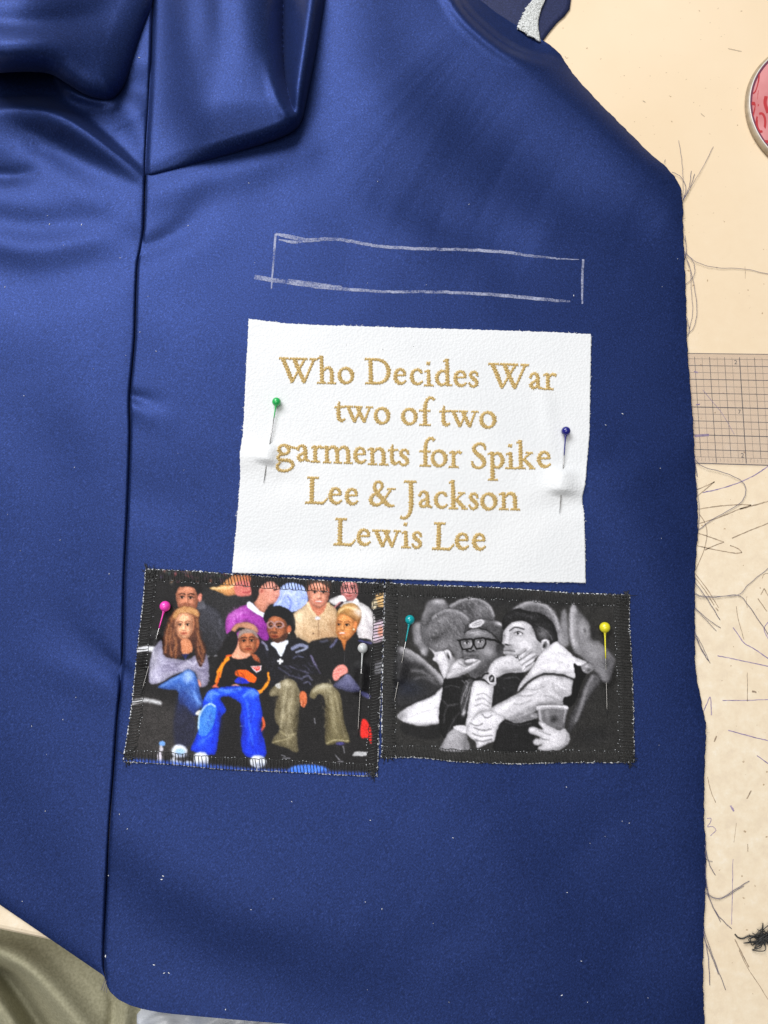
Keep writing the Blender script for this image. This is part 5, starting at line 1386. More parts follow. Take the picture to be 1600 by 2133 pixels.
    g.shape([(764, 348), (760, 300), (780, 258), (820, 232), (860, 221), (920, 238), (1000, 253), (1046, 288), (1078, 340), (1093, 405), (1076, 446), (1046, 432), (1040, 408), (1000, 404), (986, 424), (962, 396), (948, 346), (918, 308), (866, 292), (816, 304), (785, 336)], L(38), 6)
    g.b(1005, 372, 50, 34, L(112), 35, .8); g.b(900, 262, 80, 14, L(66), 12, .7); g.b(800, 270, 30, 24, L(56), -30, .6); g.hair(930, 300, 160, 70, 260, (L(20), L(58), L(74), L(90)), 30, 70, 10, 4); g.free()
    g.line([(980, 330), (1030, 360), (1060, 410)], 4, L(120), 3, .6)
    g.shape([(985, 440), (1000, 408), (1028, 402), (1044, 424), (1038, 456), (1010, 478), (990, 470)], L(204), 4)
    g.ell(1015, 440, 13, 22, L(90), 5, 25); g.ell(1010, 444, 6, 12, L(44), 4, 25); g.line([(996, 418), (1022, 408), (1038, 428)], 5, L(234), 3); g.free()
    # hood and sleeve
    g.shape([(1080, 419), (1108, 438), (1140, 462), (1200, 512), (1264, 540), (1240, 575), (1222, 610), (1190, 638), (1130, 616), (1080, 606), (1010, 606), (935, 640), (886, 680), (852, 718), (866, 670), (930, 585), (975, 510), (1000, 478)], L(220), 4)
    g.b(1085, 450, 40, 24, L(240), 20, .7); g.line([(985, 512), (1045, 496), (1110, 488), (1140, 500)], 6, L(190), 6, .8); g.line([(960, 560), (1040, 540), (1120, 545)], 8, L(204), 8, .7); g.b(1100, 600, 120, 14, L(168), 4, .7); g.b(910, 630, 40, 16, L(170), -40, .7); g.b(1200, 560, 36, 18, L(240), 30, .6); g.line([(1150, 480), (1180, 540), (1190, 620)], 7, L(186), 8, .6); g.free()
    g.line([(868, 700), (930, 648), (1000, 615), (1085, 614), (1180, 642)], 9, L(56), 5, .95)
    g.shape([(690, 820), (780, 765), (862, 722), (930, 660), (1000, 622), (1085, 621), (1180, 648), (1178, 700), (1166, 738), (1126, 764), (1116, 802), (1000, 812), (930, 850), (860, 890), (800, 887), (745, 864)], L(196), 5)
    g.b(960, 665, 80, 18, L(228), -18, .8); g.b(790, 800, 70, 16, L(232), -32, .8); g.b(1010, 800, 120, 26, L(98), -12, .85); g.b(1120, 720, 40, 40, L(150), 0, .7); g.b(850, 860, 70, 16, L(110), -20, .8)
    for q in ([(860, 742), (920, 742), (975, 718)], [(900, 700), (960, 705), (1010, 690)], [(1060, 668), (1075, 715), (1120, 752)], [(1010, 740), (1060, 750), (1110, 780)], [(830, 790), (880, 790), (930, 770)]):
        g.line(q, 8, L(142), 7, .75)
    for q in ([(880, 728), (940, 728), (990, 705)], [(1080, 660), (1110, 690), (1150, 700)]):
        g.line(q, 6, L(232), 6, .7)
    g.free()
    g.poly([(805, 888), (870, 866), (955, 840), (978, 868), (890, 900), (825, 908)], L(118), 6); g.b(940, 862, 14, 8, L(190), 0, .8)
    g.shape([(1186, 550), (1210, 560), (1236, 566), (1248, 590), (1266, 600), (1240, 650), (1196, 772), (1152, 812), (1126, 786), (1130, 752), (1170, 738), (1182, 660), (1196, 632)], L(24), 4); g.free()
    g.poly([(1232, 562), (1268, 545), (1300, 562), (1302, 585), (1270, 610), (1240, 592)], L(126), 5); g.b(1262, 565, 14, 8, L(210), 0, .8); g.b(1275, 590, 12, 10, L(60), 0, .8); g.b(1248, 588, 8, 8, L(190), 0, .7)
    # hand under the chin, rings, watch
    g.shape([(672, 602), (690, 560), (720, 526), (765, 506), (810, 498), (846, 503), (880, 466), (896, 459), (908, 466), (900, 484), (932, 462), (942, 468), (940, 482), (966, 486), (974, 497), (962, 514), (948, 532), (955, 545), (930, 580), (900, 598), (850, 604), (790, 606), (735, 632), (700, 632), (680, 622)], L(196), 4)
    g.b(740, 540, 44, 22, L(228), -30, .8); g.b(820, 590, 70, 14, L(118), -4, .85); g.b(700, 600, 14, 30, L(222), 20, .6); g.b(800, 520, 40, 10, L(216), -8, .6)
    for q in ([(842, 510), (872, 492), (905, 468)], [(862, 534), (905, 502), (942, 474)], [(876, 560), (920, 528), (966, 498)], [(880, 588), (915, 562), (950, 536)]):
        g.line(q, 5, L(74), 3, .9)
    for q in ([(850, 518), (880, 500), (900, 484)], [(872, 545), (915, 512), (952, 490)], [(886, 572), (925, 542), (952, 524)]):
        g.line(q, 6, L(230), 4, .7)
    g.free()
    g.ell(846, 509, 13, 9, L(60), 3, 35); g.ell(843, 506, 5, 4, L(240), 2); g.ell(866, 522, 7, 9, L(70), 2.5, 35); g.ell(865, 519, 4, 4, L(244), 2); g.ell(892, 584, 13, 10, L(235), 3, -30); g.line([(884, 592), (900, 578)], 3, L(70), 2)
    g.poly([(628, 645), (645, 612), (672, 600), (716, 622), (724, 668), (706, 684), (680, 664), (650, 640)], L(172), 3); g.line([(634, 640), (652, 614), (676, 606)], 13, L(44), 3)
    g.ell(699, 639, 25, 31, L(214), 2.5, -10); g.ell(699, 639, 18, 24, L(40), 2.5, -10); g.ell(699, 640, 8, 11, L(112), 3); g.line([(699, 639), (708, 628)], 3, L(230), 1.5); g.line([(699, 639), (694, 652)], 3, L(230), 1.5)
    # pale forearm
    g.shape([(586, 662), (618, 650), (652, 655), (682, 672), (708, 684), (702, 760), (690, 828), (640, 836), (606, 860), (575, 945), (545, 934), (553, 850), (570, 740)], L(218), 4)
    g.b(690, 740, 14, 80, L(160), 4, .7); g.b(600, 720, 16, 70, L(238), 8, .6)
    for q in ([(606, 738), (650, 728), (696, 758)], [(602, 768), (648, 756), (692, 788)], [(600, 800), (645, 786), (688, 812)]):
        g.line(q, 6, L(130), 4, .8)
    g.free()
    # knee, clasped hands, dark sleeve
    g.shape([(396, 1066), (418, 1000), (450, 950), (482, 930), (530, 940), (552, 990), (560, 1066)], L(150), 7); g.b(460, 980, 36, 50, L(184), 20, .7); g.b(540, 1020, 22, 60, L(90), 0, .7); g.free()
    g.poly([(470, 930), (500, 918), (540, 920), (560, 950), (535, 966)], L(204), 4)
    g.shape([(545, 960), (562, 905), (596, 862), (640, 834), (690, 828), (740, 850), (772, 868), (766, 900), (730, 946), (722, 1000), (690, 1020), (640, 1042), (612, 1052), (600, 1014), (570, 990)], L(212), 5)
    g.b(690, 880, 50, 30, L(236), 10, .7); g.b(600, 900, 30, 26, L(236), -30, .7)
    for q in ([(592, 930), (640, 946), (694, 940)], [(585, 966), (635, 984), (700, 975)], [(600, 1002), (640, 1012), (695, 1000)], [(640, 852), (668, 872), (700, 858)], [(572, 905), (610, 918), (645, 905)]):
        g.line(q, 7, L(96), 5, .85)
    for q in ([(600, 946), (645, 962), (690, 958)], [(600, 985), (640, 998), (690, 990)]):
        g.line(q, 7, L(240), 5, .6)
    g.b(735, 960, 12, 50, L(120), 0, .7); g.free()
    g.shape([(722, 1070), (724, 980), (742, 918), (775, 886), (850, 905), (930, 890), (970, 884), (990, 925), (950, 975), (960, 1070)], L(38), 5); g.hair(850, 980, 100, 70, 60, (L(28), L(56)), 20, 40, 24, 4); g.line([(780, 898), (860, 916), (930, 905)], 5, L(84), 5, .7); g.free()
    # cup and the hand that holds it
    g.shape([(964, 802), (1060, 796), (1152, 802), (1138, 890), (1126, 940), (1060, 935), (1002, 910), (982, 885)], L(104), 7)
    g.line([(972, 812), (1060, 804), (1146, 812)], 22, L(224), 8, .9); g.line([(992, 814), (1060, 810), (1126, 814)], 6, L(120), 5, .8); g.line([(980, 830), (992, 890), (1010, 912)], 12, L(200), 8, .8); g.line([(1138, 830), (1128, 900)], 10, L(170), 7, .7); g.b(1070, 880, 30, 24, L(44), 0, .85); g.b(1030, 850, 14, 30, L(150), 0, .6); g.free()
    g.shape([(917, 952), (922, 930), (948, 924), (990, 940), (1000, 935), (975, 905), (984, 890), (1010, 900), (1060, 930), (1100, 945), (1130, 935), (1152, 958), (1166, 1000), (1140, 1036), (1096, 1064), (1010, 1070), (976, 1060), (978, 1046), (996, 1034), (958, 1034), (944, 1016), (956, 996), (982, 998), (978, 982), (930, 968)], L(200), 6)
    g.b(1060, 980, 50, 36, L(226), 20, .7); g.b(1000, 915, 16, 10, L(236), 40, .7); g.b(940, 942, 20, 10, L(240), 10, .7); g.line([(985, 950), (1020, 966), (1050, 972)], 6, L(120), 5, .8); g.line([(975, 985), (1005, 1000), (1040, 1004)], 6, L(110), 5, .8); g.b(1090, 1055, 70, 14, L(130), -12, .7); g.b(1150, 1010, 20, 40, L(140), 0, .7); g.free()
    g.b(1300, 980, 120, 50, L(44), 0, .7)
    g.grain(11)
    return g.c


def printed_patch(name, label, edges, nr, nc, org, sc, painter, bands, skew):
    T, R, Bt, L = edges
    X = edge_grid(T, R, Bt, L, nr, nc)
    ctr = X.reshape(-1, 2).mean(0)
    root = thing(name, label, 'patch', tuple(P(ctr[0], ctr[1], 2.2)), 'photo printed canvas patches')
    # white canvas body, a hair larger, with an uneven edge
    Y = edge_grid(T, R, Bt, L, 120, 150)
    c = Y.reshape(-1, 2).mean(0)
    Yb = Y.copy()
    for sl, ax, sg in ((np.s_[0, :], 1, -1), (np.s_[-1, :], 1, 1), (np.s_[:, 0], 0, -1), (np.s_[:, -1], 0, 1)):
        n = Yb[sl].shape[0]
        Yb[sl + (ax,)] += sg * np.clip(RNG.normal(.9, .9, n), -.6, 3.0)
    mb = MB(); mb.grid(P(Yb[..., 0], Yb[..., 1], canvas_h(Yb[..., 0], Yb[..., 1])))
    solid(mb.build('canvas', M_CANVAS, root), 0.0006)
    # printed face
    mb = MB(); mb.grid(P(X[..., 0], X[..., 1], canvas_h(X[..., 0], X[..., 1]) + 0.16))
    o = mb.build('printed_face', M_PRINT, root)
    px, py = (X[..., 0] - org[0]) * sc, (X[..., 1] - org[1]) * sc
    col = painter(px, py) / 255.0
    col = np.clip((col + 0.24 * (col - 0.36) * (1.15 - col)) * 1.04, 0.008, 1)
    col = col * sstep(-.16, .40, col.mean(-1, keepdims=True)) ** .4
    col = np.where(col <= 0.04045, col / 12.92, ((col + 0.055) / 1.055) ** 2.4)
    ca = o.data.color_attributes.new('print', 'FLOAT_COLOR', 'POINT')
    ca.data.foreach_set('color', np.concatenate([col.reshape(-1, 3), np.ones((nr * nc, 1))], 1).astype(np.float32).ravel())
    # overlock stitching on each side + running line
    fin = edge_grid(T, R, Bt, L, 200, 200)

    def at(s, t):
        i, j = t * 199, s * 199
        i0, j0 = int(min(i, 198)), int(min(j, 198))
        a, b = i - i0, j - j0
        return (fin[i0, j0] * (1 - a) * (1 - b) + fin[i0 + 1, j0] * a * (1 - b) + fin[i0, j0 + 1] * (1 - a) * b + fin[i0 + 1, j0 + 1] * a * b)
    Wd = np.linalg.norm(fin[0, -1] - fin[0, 0]); Hd = np.linalg.norm(fin[-1, 0] - fin[0, 0])
    for side in range(4):
        mb = MB(); holes = MB()
        Ln = Wd if side < 2 else Hd
        n = int(Ln / 6.6)
        band = bands[side] / (Hd if side < 2 else Wd)
        inner = []
        for k in range(n):
            a = (k + .5) / n + random.uniform(-.12, .12) / n
            a2 = a + (skew[side] + random.uniform(-1.2, 1.2)) / Ln
            a2 = min(max(a2, .004), .996)
            bb = band * random.uniform(.92, 1.06)
            if side == 0: p0, p1 = at(a, 0), at(a2, bb)
            elif side == 1: p0, p1 = at(a, 1), at(a2, 1 - bb)
            elif side == 2: p0, p1 = at(0, a), at(bb, a2)
            else: p0, p1 = at(1, a), at(1 - bb, a2)
            d = (p0 - p1) / np.linalg.norm(p0 - p1)
            q = np.array([p0 + d * 2.2, p0 + d * .6, p0 * .66 + p1 * .34, p0 * .33 + p1 * .67, p1])
            q[2:4] += RNG.normal(0, .35, (2, 2))
            z = canvas_h(q[:, 0], q[:, 1]) + np.array([-.45, .22, .33, .33, .2])
            mb.tube(P(q[:, 0], q[:, 1], z), np.array([.15, .17, .17, .17, .16]) * .001, 5)
            inner.append(p1)
            if k % 2 == 0:      # loop along the rim
                e = p0 + d * 1.0
                e2 = e + np.array([-d[1], d[0]]) * random.uniform(3, 6) * random.choice((-1, 1))
                q = np.array([e, (e + e2) / 2 + d * random.uniform(-.4, .9), e2])
                mb.tube(P(q[:, 0], q[:, 1], canvas_h(q[:, 0], q[:, 1]) + np.array([.1, .2, .1])), [.00016] * 3, 4)
            if random.random() < .45:
                h = P(p1[0] + random.uniform(-1, 1), p1[1] + random.uniform(-1, 1), canvas_h(p1[:1], p1[1:])[0] + .26)
                holes.tube([h - [.00012, 0, 0], h + [.00012, .00008, 0]], [.00016, .0001], 4)
        inner = np.array(inner)
        inner[1:-1] += RNG.normal(0, .5, (len(inner) - 2, 2))
        mb.tube(P(inner[:, 0], inner[:, 1], canvas_h(inner[:, 0], inner[:, 1]) + .24), np.full(len(inner), .00013), 4)
        o = mb.build('overlock_stitching', M_BLACKTHREAD, root); o['kind'] = 'stuff'
        if holes.n:
            o = holes.build('needle_holes', M_LINT, root); o['kind'] = 'stuff'
    # thread tails at the corners
    for cx, cy, sx, sy in ((0, 0, -1, -1), (1, 0, 1, -1), (0, 1, -.3, 1), (1, 1, .6, 1)):
        mb = MB()
        p = at(.02 if cx == 0 else .98, .02 if cy == 0 else .98)
        for k in range(5):
            a = random.uniform(-.5, .5)
            q = np.array([p, p + [sx * 5 + a * 6, sy * 8], p + [sx * 7 + a * 12, sy * random.uniform(12, 22)]])
            q = catmull(q, 5)
            mb.tube(P(q[:, 0], q[:, 1], canvas_h(q[:, 0], q[:, 1]) + np.linspace(.4, -.3, len(q))), np.full(len(q), .00012), 4)
        # knotted bar-tack of thread in the corner
        for k in range(22):
            b = p + RNG.normal(0, 4.5, 2); e = b + RNG.normal(0, 7, 2)
            q = np.array([b, (b + e) / 2, e])
            mb.tube(P(q[:, 0], q[:, 1], canvas_h(q[:, 0], q[:, 1]) + random.uniform(.25, .6)), [.00013] * 3, 4)
        mb.build('thread_tail', M_BLACKTHREAD, root)
    # white frayed canvas fibres
    mb = MB()
    for e in (fin[0], fin[-1], fin[:, 0], fin[:, -1]):
        for k in range(34):
            p = e[random.randrange(2, 198)]
            q = p + np.array([[0, 0], RNG.normal(0, 1.2, 2), RNG.normal(0, 2.0, 2)])
            mb.tube(P(q[:, 0], q[:, 1], canvas_h(q[:, 0], q[:, 1]) + np.array([.1, .35, .2])), [.00013, .00013, .00006], 3)
    o = mb.build('edge_fray', M_LINT, root); o['kind'] = 'stuff'
    return root


EA = ([(304, 1186), (400, 1190), (480, 1196), (600, 1205), (700, 1211), (799, 1216)],
      [(799, 1216), (798, 1320), (793, 1420), (789, 1520), (785, 1617)],
      [(257, 1586), (360, 1592), (450, 1601), (560, 1606), (680, 1612), (785, 1617)],
      [(304, 1186), (298, 1260), (288, 1340), (280, 1420), (272, 1490), (257, 1586)])
EB = ([(803, 1215), (900, 1220), (1000, 1223), (1100, 1229), (1200, 1236), (1311, 1239)],
      [(1311, 1239), (1311, 1300), (1316, 1390), (1319, 1480), (1321, 1588)],
      [(796, 1578), (880, 1578), (950, 1586), (1060, 1590), (1190, 1588), (1321, 1588)],
      [(803, 1215), (800, 1330), (797, 1450), (796, 1578)])
printed_patch('printed_patch', 'colour photo print of a seated crowd on a black stitched canvas patch', EA, 300, 380, (240, 1170), 2.7586, paint_colour, (23, 24, 22, 21), (6, -5, -4, 6))
printed_patch('printed_patch', 'black and white photo print of two men on a black stitched canvas patch', EB, 270, 380, (780, 1190), 2.857, paint_mono, (24, 25, 27, 30), (5, -8, 5, -5))

# ------------------------------------------------------------------ pins
def head_mat(name, col, rough=.12, trans=0.0):
    m = plain(name, col, rough)
    b = m.node_tree.nodes['Principled BSDF']
    b.inputs['Coat Weight'].default_value = .6
    b.inputs['Coat Roughness'].default_value = .06
    b.inputs['Transmission Weight'].default_value = trans
    b.inputs['Subsurface Weight'].default_value = 0.0
    return m


PM = {'green': (head_mat('green_pearl_plastic', (.02, .45, .10), .22), 'green pearl headed pin at the left side of white leather patch', 26),
      'navy': (head_mat('dark_blue_pearl_plastic', (.012, .012, .20), .18), 'dark blue headed pin at the right side of white leather patch', 42),
      'pink': (head_mat('hot_pink_plastic', (.95, .06, .50), .25), 'hot pink headed pin stuck in the colour photo patch', 34),
      'pearl': (head_mat('pearl_white_plastic', (.66, .68, .68), .18, .15), 'pearly white headed pin in the colour photo patch', 30),
      'teal': (head_mat('teal_plastic', (.0, .33, .36), .16), 'teal headed pin stuck in the black and white photo patch', 34),
      'yellow': (head_mat('yellow_plastic', (.78, .70, .02), .2), 'yellow headed pin stuck in the black and white photo patch', 50)}
for key, p in PINS.items():
    m, label, neck = PM[key]
    surf = leather_h if key in ('green', 'navy') else canvas_h
    hx, hy = p['head']; tx, ty = p['tip']
    R = p['r'] / 4.55 * 0.001
    zs = lambda u, v: front_base(np.array([u], float), np.array([v], float))[0] + (1.0 if surf is leather_h else .7)
    zh = zs(hx, hy) + R * 1000 + .25
    zt = zs(tx, ty) + .45
    A, Bp = P(hx, hy, zh), P(tx, ty, zt)
    root = thing('dressmaking_pin', label, 'pin', tuple(A - [0, 0, R]), 'coloured ball head pins')
    ax = (Bp - A) / np.linalg.norm(Bp - A)
    mb = MB()
    n, k = 20, 28
    rows = []
    for i in range(n + 1):
        th = math.pi * i / n
        ring = []
        for j in range(k):
            ph = 2 * math.pi * j / k
            ring.append(A + R * np.array([math.sin(th) * math.cos(ph), math.sin(th) * math.sin(ph), math.cos(th)]))
        ring.append(ring[0]); rows.append(ring)
    mb.grid(np.array(rows)[::-1])
    mb.build('head', m, root)
    L = np.linalg.norm(Bp - A)
    nl = neck / 4.55 * .001
    mb = MB(); mb.tube([A + ax * R * .9, A + ax * (R * 1.15), A + ax * (R + nl * .25), A + ax * (R + nl * .7), A + ax * (R + nl)], np.array([.80, .50, .33, .29, .25]) * .001, 10)
    mb.build('neck', m, root)
    mb = MB(); mb.tube([A + ax * R * .8, A + ax * L * .5, A + ax * L * .88, A + ax * L], np.array([.24, .24, .23, .07]) * .001, 8)
    mb.build('shaft', M_STEEL, root)

# ------------------------------------------------------------------ clear ruler
ru = thing('clear_ruler', 'clear plastic grid ruler with black lines partly under the satin edge', 'ruler', tuple(P(1520, 850, 0.02)))


def RU(x, y):
    """ruler coordinates: x px from the picture, y 0..1 across the width"""
    t = (x - 1433) / 167.0
    u0, v0 = x, 735 + 2.0 * t
    u1, v1 = x + 15.0, 966 + 4.5 * (x + 15 - 1447) / 153.0
    return u0 * (1 - y) + u1 * y, v0 * (1 - y) + v1 * y


mb = MB()
c = [RU(1395, 0), RU(1760, 0), RU(1760, 1), RU(1395, 1)]
tp = np.array([P(u, v, 0.75) for u, v in c]); bt = np.array([P(u, v, 0.12) for u, v in c])
mb.add(np.vstack([tp, bt]), [(3, 2, 1, 0), (4, 5, 6, 7), (0, 1, 5, 4), (1, 2, 6, 5), (2, 3, 7, 6), (3, 0, 4, 7)])
mb.build('ruler_body', M_CLEAR, ru, smooth=False)
zf = lambda u, v: np.full(np.shape(u), .07)


def rline(x0, y0, x1, y1, wd):
    a = np.linspace(0, 1, 6)
    q = np.array([RU(x0 + (x1 - x0) * k, y0 + (y1 - y0) * k) for k in a])
    mb = MB(); ribbon(mb, q, wd * .8, zf, 0.0)
    mb.build('grid_line', M_RULERINK if wd > 1.25 else M_RULERTHIN, ru, smooth=False)


ys = [.052, .113, .175, .237, .30, .362, .424, .487, .549, .612, .675, .738, .805, .87, .935]
for i, yy in enumerate(ys):
    heavy = {7: 2.3, 3: 1.8, 11: 2.1, 1: 1.5, 5: 1.5, 9: 1.5, 13: 1.7}.get(i, 1.0)
    rline(1420, yy, 1755, yy, heavy)
rline(1420, .004, 1755, .004, 1.6); rline(1420, .994, 1755, .994, 2.4)
k = 0
x = 1540 - 15.6 * 8
while x < 1755:
    heavy = 2.2 if k % 8 == 0 else (1.6 if k % 4 == 0 else (1.3 if k % 2 == 0 else .9))
    rline(x, .035, x, .985 if k % 4 == 0 else .94, heavy)
    x += 15.6; k += 1
for j in range(36):
    rline(1424 + j * 7.8, .945, 1424 + j * 7.8, .975, .8)
# blue ink smears on the ruler
for pts, wd in (([(1446, 774), (1454, 776)], 3), ([(1447, 908), (1460, 907), (1477, 906)], 5), ([(1450, 843), (1458, 842)], 2.5), ([(1464, 812), (1482, 834), (1505, 862), (1530, 905)], 1.0)):
    mb = MB(); ribbon(mb, catmull(pts, 4), wd, zf, .01); mb.build('ink_smear', M_PENBLUE, ru)


def number(txt, u, v, hpx, rot):
    cu = bpy.data.curves.new('numeral', 'FONT')
    cu.body = txt; cu.size = hpx / 4.5 * .001 / .72; cu.align_x = 'CENTER'
    cu.extrude = 0.00002
    t = bpy.data.objects.new('numeral', cu); S.collection.objects.link(t)
    dg = bpy.context.evaluated_depsgraph_get()
    me = bpy.data.meshes.new_from_object(t.evaluated_get(dg))
    bpy.data.objects.remove(t)
    me.materials.clear(); me.materials.append(M_RULERINK)
    o = bpy.data.objects.new('printed_number', me); S.collection.objects.link(o)
    o.parent = ru
    o.location = Vector(P(u, v, .08)) - ru.location
    o.rotation_euler = (0, 0, rot)


number('2', 1533, 758.5, 9.5, -.03)
number('7', 1540.5, 862, 9.5, -.03)
number('2', 1547, 953, 10, -.03)

# ------------------------------------------------------------------ pen marks on the table
flat = lambda u, v: np.zeros(np.shape(u))
for pts, col, wd in [
    ([(1450, 1021), (1478, 1009), (1489, 1003)], 'b', 2.2), ([(1489, 1003), (1470, 1019), (1452, 1034)], 'b', 2.2), ([(1464, 1026), (1500, 1018), (1540, 1005), (1575, 988), (1605, 968)], 'v', 2.2),
    ([(1455, 1060.5), (1500, 1054), (1540, 1051), (1565, 1052)], 'b', 2.4), ([(1565, 1052), (1541, 1060.5), (1570, 1053), (1605, 1043)], 'b', 2.8), ([(1455, 1091), (1500, 1077), (1541, 1060)], 'b', 2.2),
    ([(1455, 1111), (1480, 1119), (1508, 1129)], 'b', 2.2), ([(1468, 1146), (1485, 1138), (1508, 1129)], 'b', 2.2), ([(1525, 1121), (1560, 1106), (1605, 1088)], 'b', 2.4),
    ([(1453, 1137), (1490, 1145), (1530, 1152), (1546, 1151)], 'b', 2.2), ([(1546, 1151), (1538, 1143), (1521, 1136)], 'b', 2.2), ([(1455, 1069), (1468, 1088), (1473, 1112), (1467, 1145), (1449, 1188)], 'b', 1.8),
    ([(1448, 1194), (1475, 1230), (1497, 1266)], 'b', 2.0), ([(1448, 1203), (1470, 1232), (1488, 1261)], 'b', 2.0), ([(1491, 1266), (1497, 1273)], 'b', 2.4),
    ([(1556, 1242), (1555, 1255), (1557, 1266)], 'b', .9), ([(1534, 1263), (1538, 1290), (1550, 1332)], 'b', 1.6), ([(1585, 1239), (1592, 1226)], 'b', 2), ([(1592, 1226), (1605, 1248)], 'b', 2), ([(1579, 1247), (1598, 1274)], 'b', 2),
    ([(1588, 1205), (1592, 1196), (1605, 1194)], 'b', 1.2), ([(1527, 1307), (1540, 1325), (1551, 1340), (1575, 1354), (1605, 1375)], 'v', 2.2), ([(1605, 1290), (1592, 1310), (1600, 1330)], 'v', 2.0), ([(1495, 1366), (1530, 1373), (1553, 1378), (1605, 1389)], 'v', 2.0),
    ([(1557, 1401), (1557, 1461)], 'b', 1.6), ([(1505, 1459), (1550, 1459), (1605, 1457)], 'v', 1.7), ([(1466, 1482), (1473, 1465), (1480, 1453), (1482, 1490)], 'v', 2.0), ([(1517, 1521), (1560, 1533), (1605, 1544)], 'v', 2.2), ([(1577, 1574), (1605, 1594)], 'v', 2.0),
    ([(1493, 1533), (1488, 1545)], 'b', 3.4), ([(1522, 1678), (1529, 1690)], 'v', 4.0), ([(1565, 1647), (1556, 1664)], 'b', 2.6), ([(1474, 1618), (1480, 1645), (1491, 1672)], 'b', 1.6),
    ([(1473, 1705), (1481, 1705), (1480, 1713), (1474, 1722), (1485, 1722), (1491, 1730), (1480, 1741)], 'v', 1.5), ([(1558, 1758), (1558, 1774)], 'b', 1.8), ([(1534, 1714), (1529, 1755)], 'b', .9), ([(1527, 1790), (1526, 1850), (1524, 1926)], 'v', 1.4),
    ([(1531, 1957), (1545, 1985), (1560, 2015)], 'b', 2.6), ([(1540, 1980), (1557, 2015), (1580, 2050), (1605, 2090)], 'b', 1.5), ([(1567, 1440), (1576, 1442)], 'b', 4), ([(1517, 101), (1530, 104), (1545, 107)], 'b', 1.6), ([(1460, 236), (1468, 243)], 'b', 1.4), ([(1339, 210), (1345, 213)], 'b', 1.4),
    ([(1177, 117), (1180, 121), (1184, 120)], 'b', 1.0), ([(1552, 555), (1553, 580)], 'b', 1.0), ([(1470, 735), (1560, 1000)], 'b', .0)]:
    if wd <= 0: continue
    c = catmull(pts, 8)
    c = c + RNG.normal(0, .18, c.shape)
    mb = MB(); ribbon(mb, c, wd * RNG.uniform(.7, 1.1, len(c)), flat, .06)
    mb.build('pen_mark', M_PENBROWN if col == 'b' else M_PENBLUE, table)

# ------------------------------------------------------------------ black thread tangle
mb = MB()
for k in range(9):
    pts = []
    cx, cy = 1585 + random.uniform(-8, 12), 1955 + random.uniform(-8, 8)
    for j in range(9):
        pts.append((cx + random.gauss(0, 13), cy + random.gauss(0, 10)))
    c = catmull(pts, 7)
    mb.tube(P(c[:, 0], c[:, 1], .6 + .9 * np.abs(np.sin(np.arange(len(c)) * .23 + k))), np.full(len(c), .00019), 5)
c = catmull([(1531, 1946), (1538, 1953), (1548, 1955), (1560, 1950), (1575, 1950)], 8)
mb.tube(P(c[:, 0], c[:, 1], np.linspace(.3, 1, len(c))), np.full(len(c), .0003), 5)
o = mb.build('thread_tangle', M_BLACKTHREAD, origin=P(1585, 1955, 0))
o['label'] = 'small tangle of black thread lying on the cream table'; o['category'] = 'thread'

# ------------------------------------------------------------------ round pink dish at the right
dc = P(1723, 226, 2.5)
dc[2] = 0.0
dish = thing('round_dish', 'round clear rimmed dish with pink patterned inside on the cream table', 'dish', tuple(dc))
RD = float(np.linalg.norm(P(1723, 226, 2.5) - P(1557.5, 228, 2.5)))


def lathe(prof, name, m):
    mb = MB()
    a = np.linspace(0, 2 * math.pi, 97)
    rows = [np.stack([dc[0] + r * np.cos(a), dc[1] + r * np.sin(a), np.full(97, z)], -1) for r, z in prof]
    mb.grid(np.array(rows))
    return mb.build(name, m, dish)


M_RIM = noisy('dish_rim_plastic', (.29, .22, .14), (.40, .31, .20), 200, .4, .2, .0003)
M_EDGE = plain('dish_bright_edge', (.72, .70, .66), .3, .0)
M_PINK = noisy('pink_dish_inside', (.55, .19, .19), (.66, .27, .27), 60, .45, 0, 0)
M_RED = plain('red_pattern_print', (.46, .045, .05), .3)
M_PLUM = plain('plum_inner_wall', (.20, .06, .10), .25)
lathe([(RD, .0002), (RD + .0006, .0012), (RD + .0004, .0020), (RD - .0003, .0028), (RD - .0008, .0030)], 'rim', M_RIM)
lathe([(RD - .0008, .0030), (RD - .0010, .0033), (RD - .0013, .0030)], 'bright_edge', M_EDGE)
lathe([(RD - .0013, .0030), (RD - .0024, .0027)], 'inner_wall', M_PLUM)
lathe([(RD - .0024, .0027), (RD - .012, .0034), (RD - .022, .0042), (.0002, .0046)], 'pink_inside', M_PINK)


def zd(u, v):
    q = P(u, v, 3.2)
    r = np.hypot(q[..., 0] - dc[0], q[..., 1] - dc[1])
    return np.interp(-r, [-(RD - .0038), -(RD - .012), -(RD - .022), -.0002], [2.7, 3.4, 4.2, 4.6]) + .1


def mark(pts, wd):
    mb = MB(); ribbon(mb, catmull(pts, 8), wd, zd, 0)
    mb.build('printed_mark', M_RED, dish)


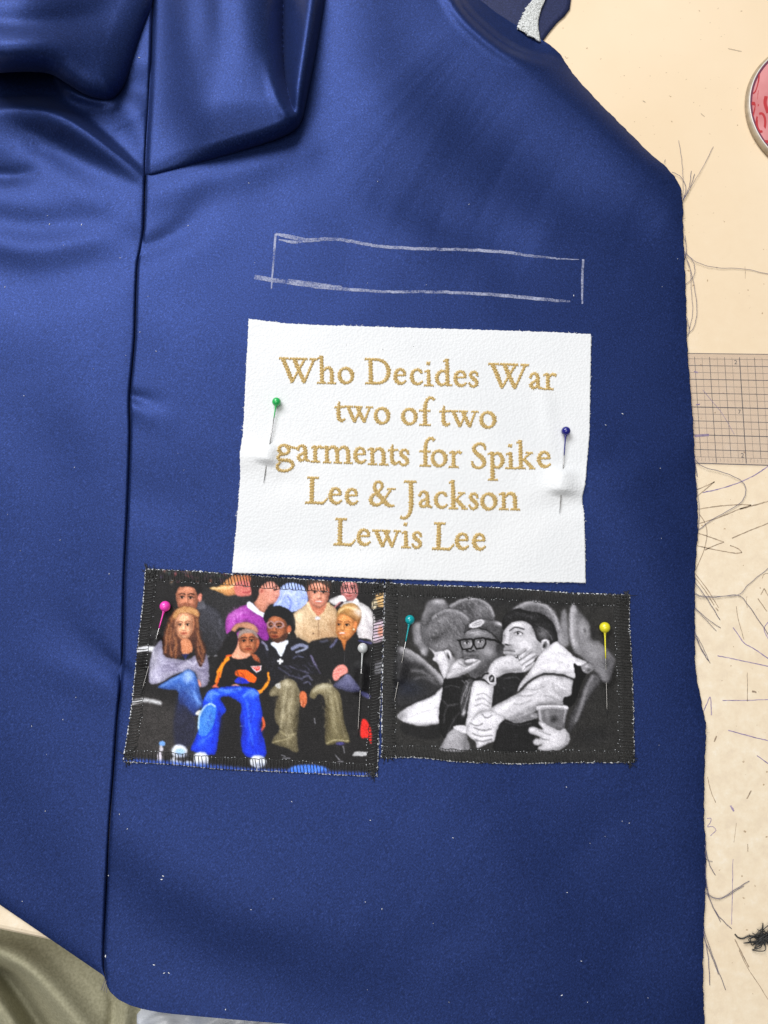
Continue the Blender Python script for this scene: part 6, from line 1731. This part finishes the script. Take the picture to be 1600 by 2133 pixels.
a = np.linspace(0, 2 * math.pi, 13)
mark([(1585.5 + 9.0 * math.cos(t), 255 + 19 * math.sin(t)) for t in a], 5)
mark([(1566, 215), (1572, 216), (1580, 221)], 7)
mark([(1579, 188), (1576, 212), (1571, 232), (1568, 244)], 3)
mark([(1582, 150), (1580, 170), (1575, 188), (1569, 195)], 3)
mark([(1589, 294), (1600, 295), (1615, 296)], 6)
mark([(1596, 200), (1594, 215), (1600, 235)], 7)
for k in range(14):
    u, v = random.uniform(1612, 1800), random.uniform(120, 340)
    if math.hypot(u - 1723, v - 226) > 135: continue
    mark([(u + 10 * math.cos(t), v + 15 * math.sin(t)) for t in np.linspace(0, random.choice((3.3, 6.28)), 9)], 5)

# ------------------------------------------------------------------ below the table edge
U, V = np.meshgrid(np.linspace(-500, 430, 150), np.linspace(1860, 2420, 130))


def olive_h(U, V):
    z = np.full(U.shape, -24.0)
    z = z + ridge(U, V, [(-200, 1960), (0, 1995), (60, 2020), (120, 2080), (190, 2170)], [12, 12, 12, 11, 10], [26, 24, 24, 26, 28], [18, 14, 14, 16, 18])
    z = z - ridge(U, V, [(-60, 1990), (-10, 2010), (30, 2060), (90, 2150)], [8, 12, 14, 12], [14, 14, 16, 18])
    z = z + ridge(U, V, [(-120, 2060), (-20, 2080), (40, 2160), (80, 2240)], [8, 12, 12, 10], [26, 26, 28, 30])
    z = z - ridge(U, V, [(222, 2040), (236, 2090), (232, 2160)], [.5, 3, 3], [7, 7, 8])
    z = z + ridge(U, V, [(270, 2050), (262, 2100), (250, 2180)], [1, 4, 4], [12, 12, 14])
    return z - 0.02 * np.clip(V - 2100, 0, 400)


mb = MB(); mb.grid(P(U, V, olive_h(U, V)))
o = solid(mb.build('olive_cloth', M_OLIVE, origin=P(60, 2060, -40)), .0008)
o['label'] = 'folded olive green cloth hanging below the table edge'; o['category'] = 'cloth'
U, V = np.meshgrid(np.linspace(285, 1100, 150), np.linspace(2040, 2330, 60))
z = -22 + 3.5 * np.sin(U / 23.0 + V / 31.0) * np.sin(U / 51.0 - V / 19.0) + 2 * np.abs(np.sin(U / 15.0 + V / 9.0 + np.sin(U / 40.0) * 2))
mb = MB(); mb.grid(P(U, V, z))
o = solid(mb.build('plastic_sheet', M_PLASTIC, origin=P(600, 2150, -24)), .0003)
o['label'] = 'crumpled pale bluish plastic sheet beyond the garment hem'; o['category'] = 'plastic'
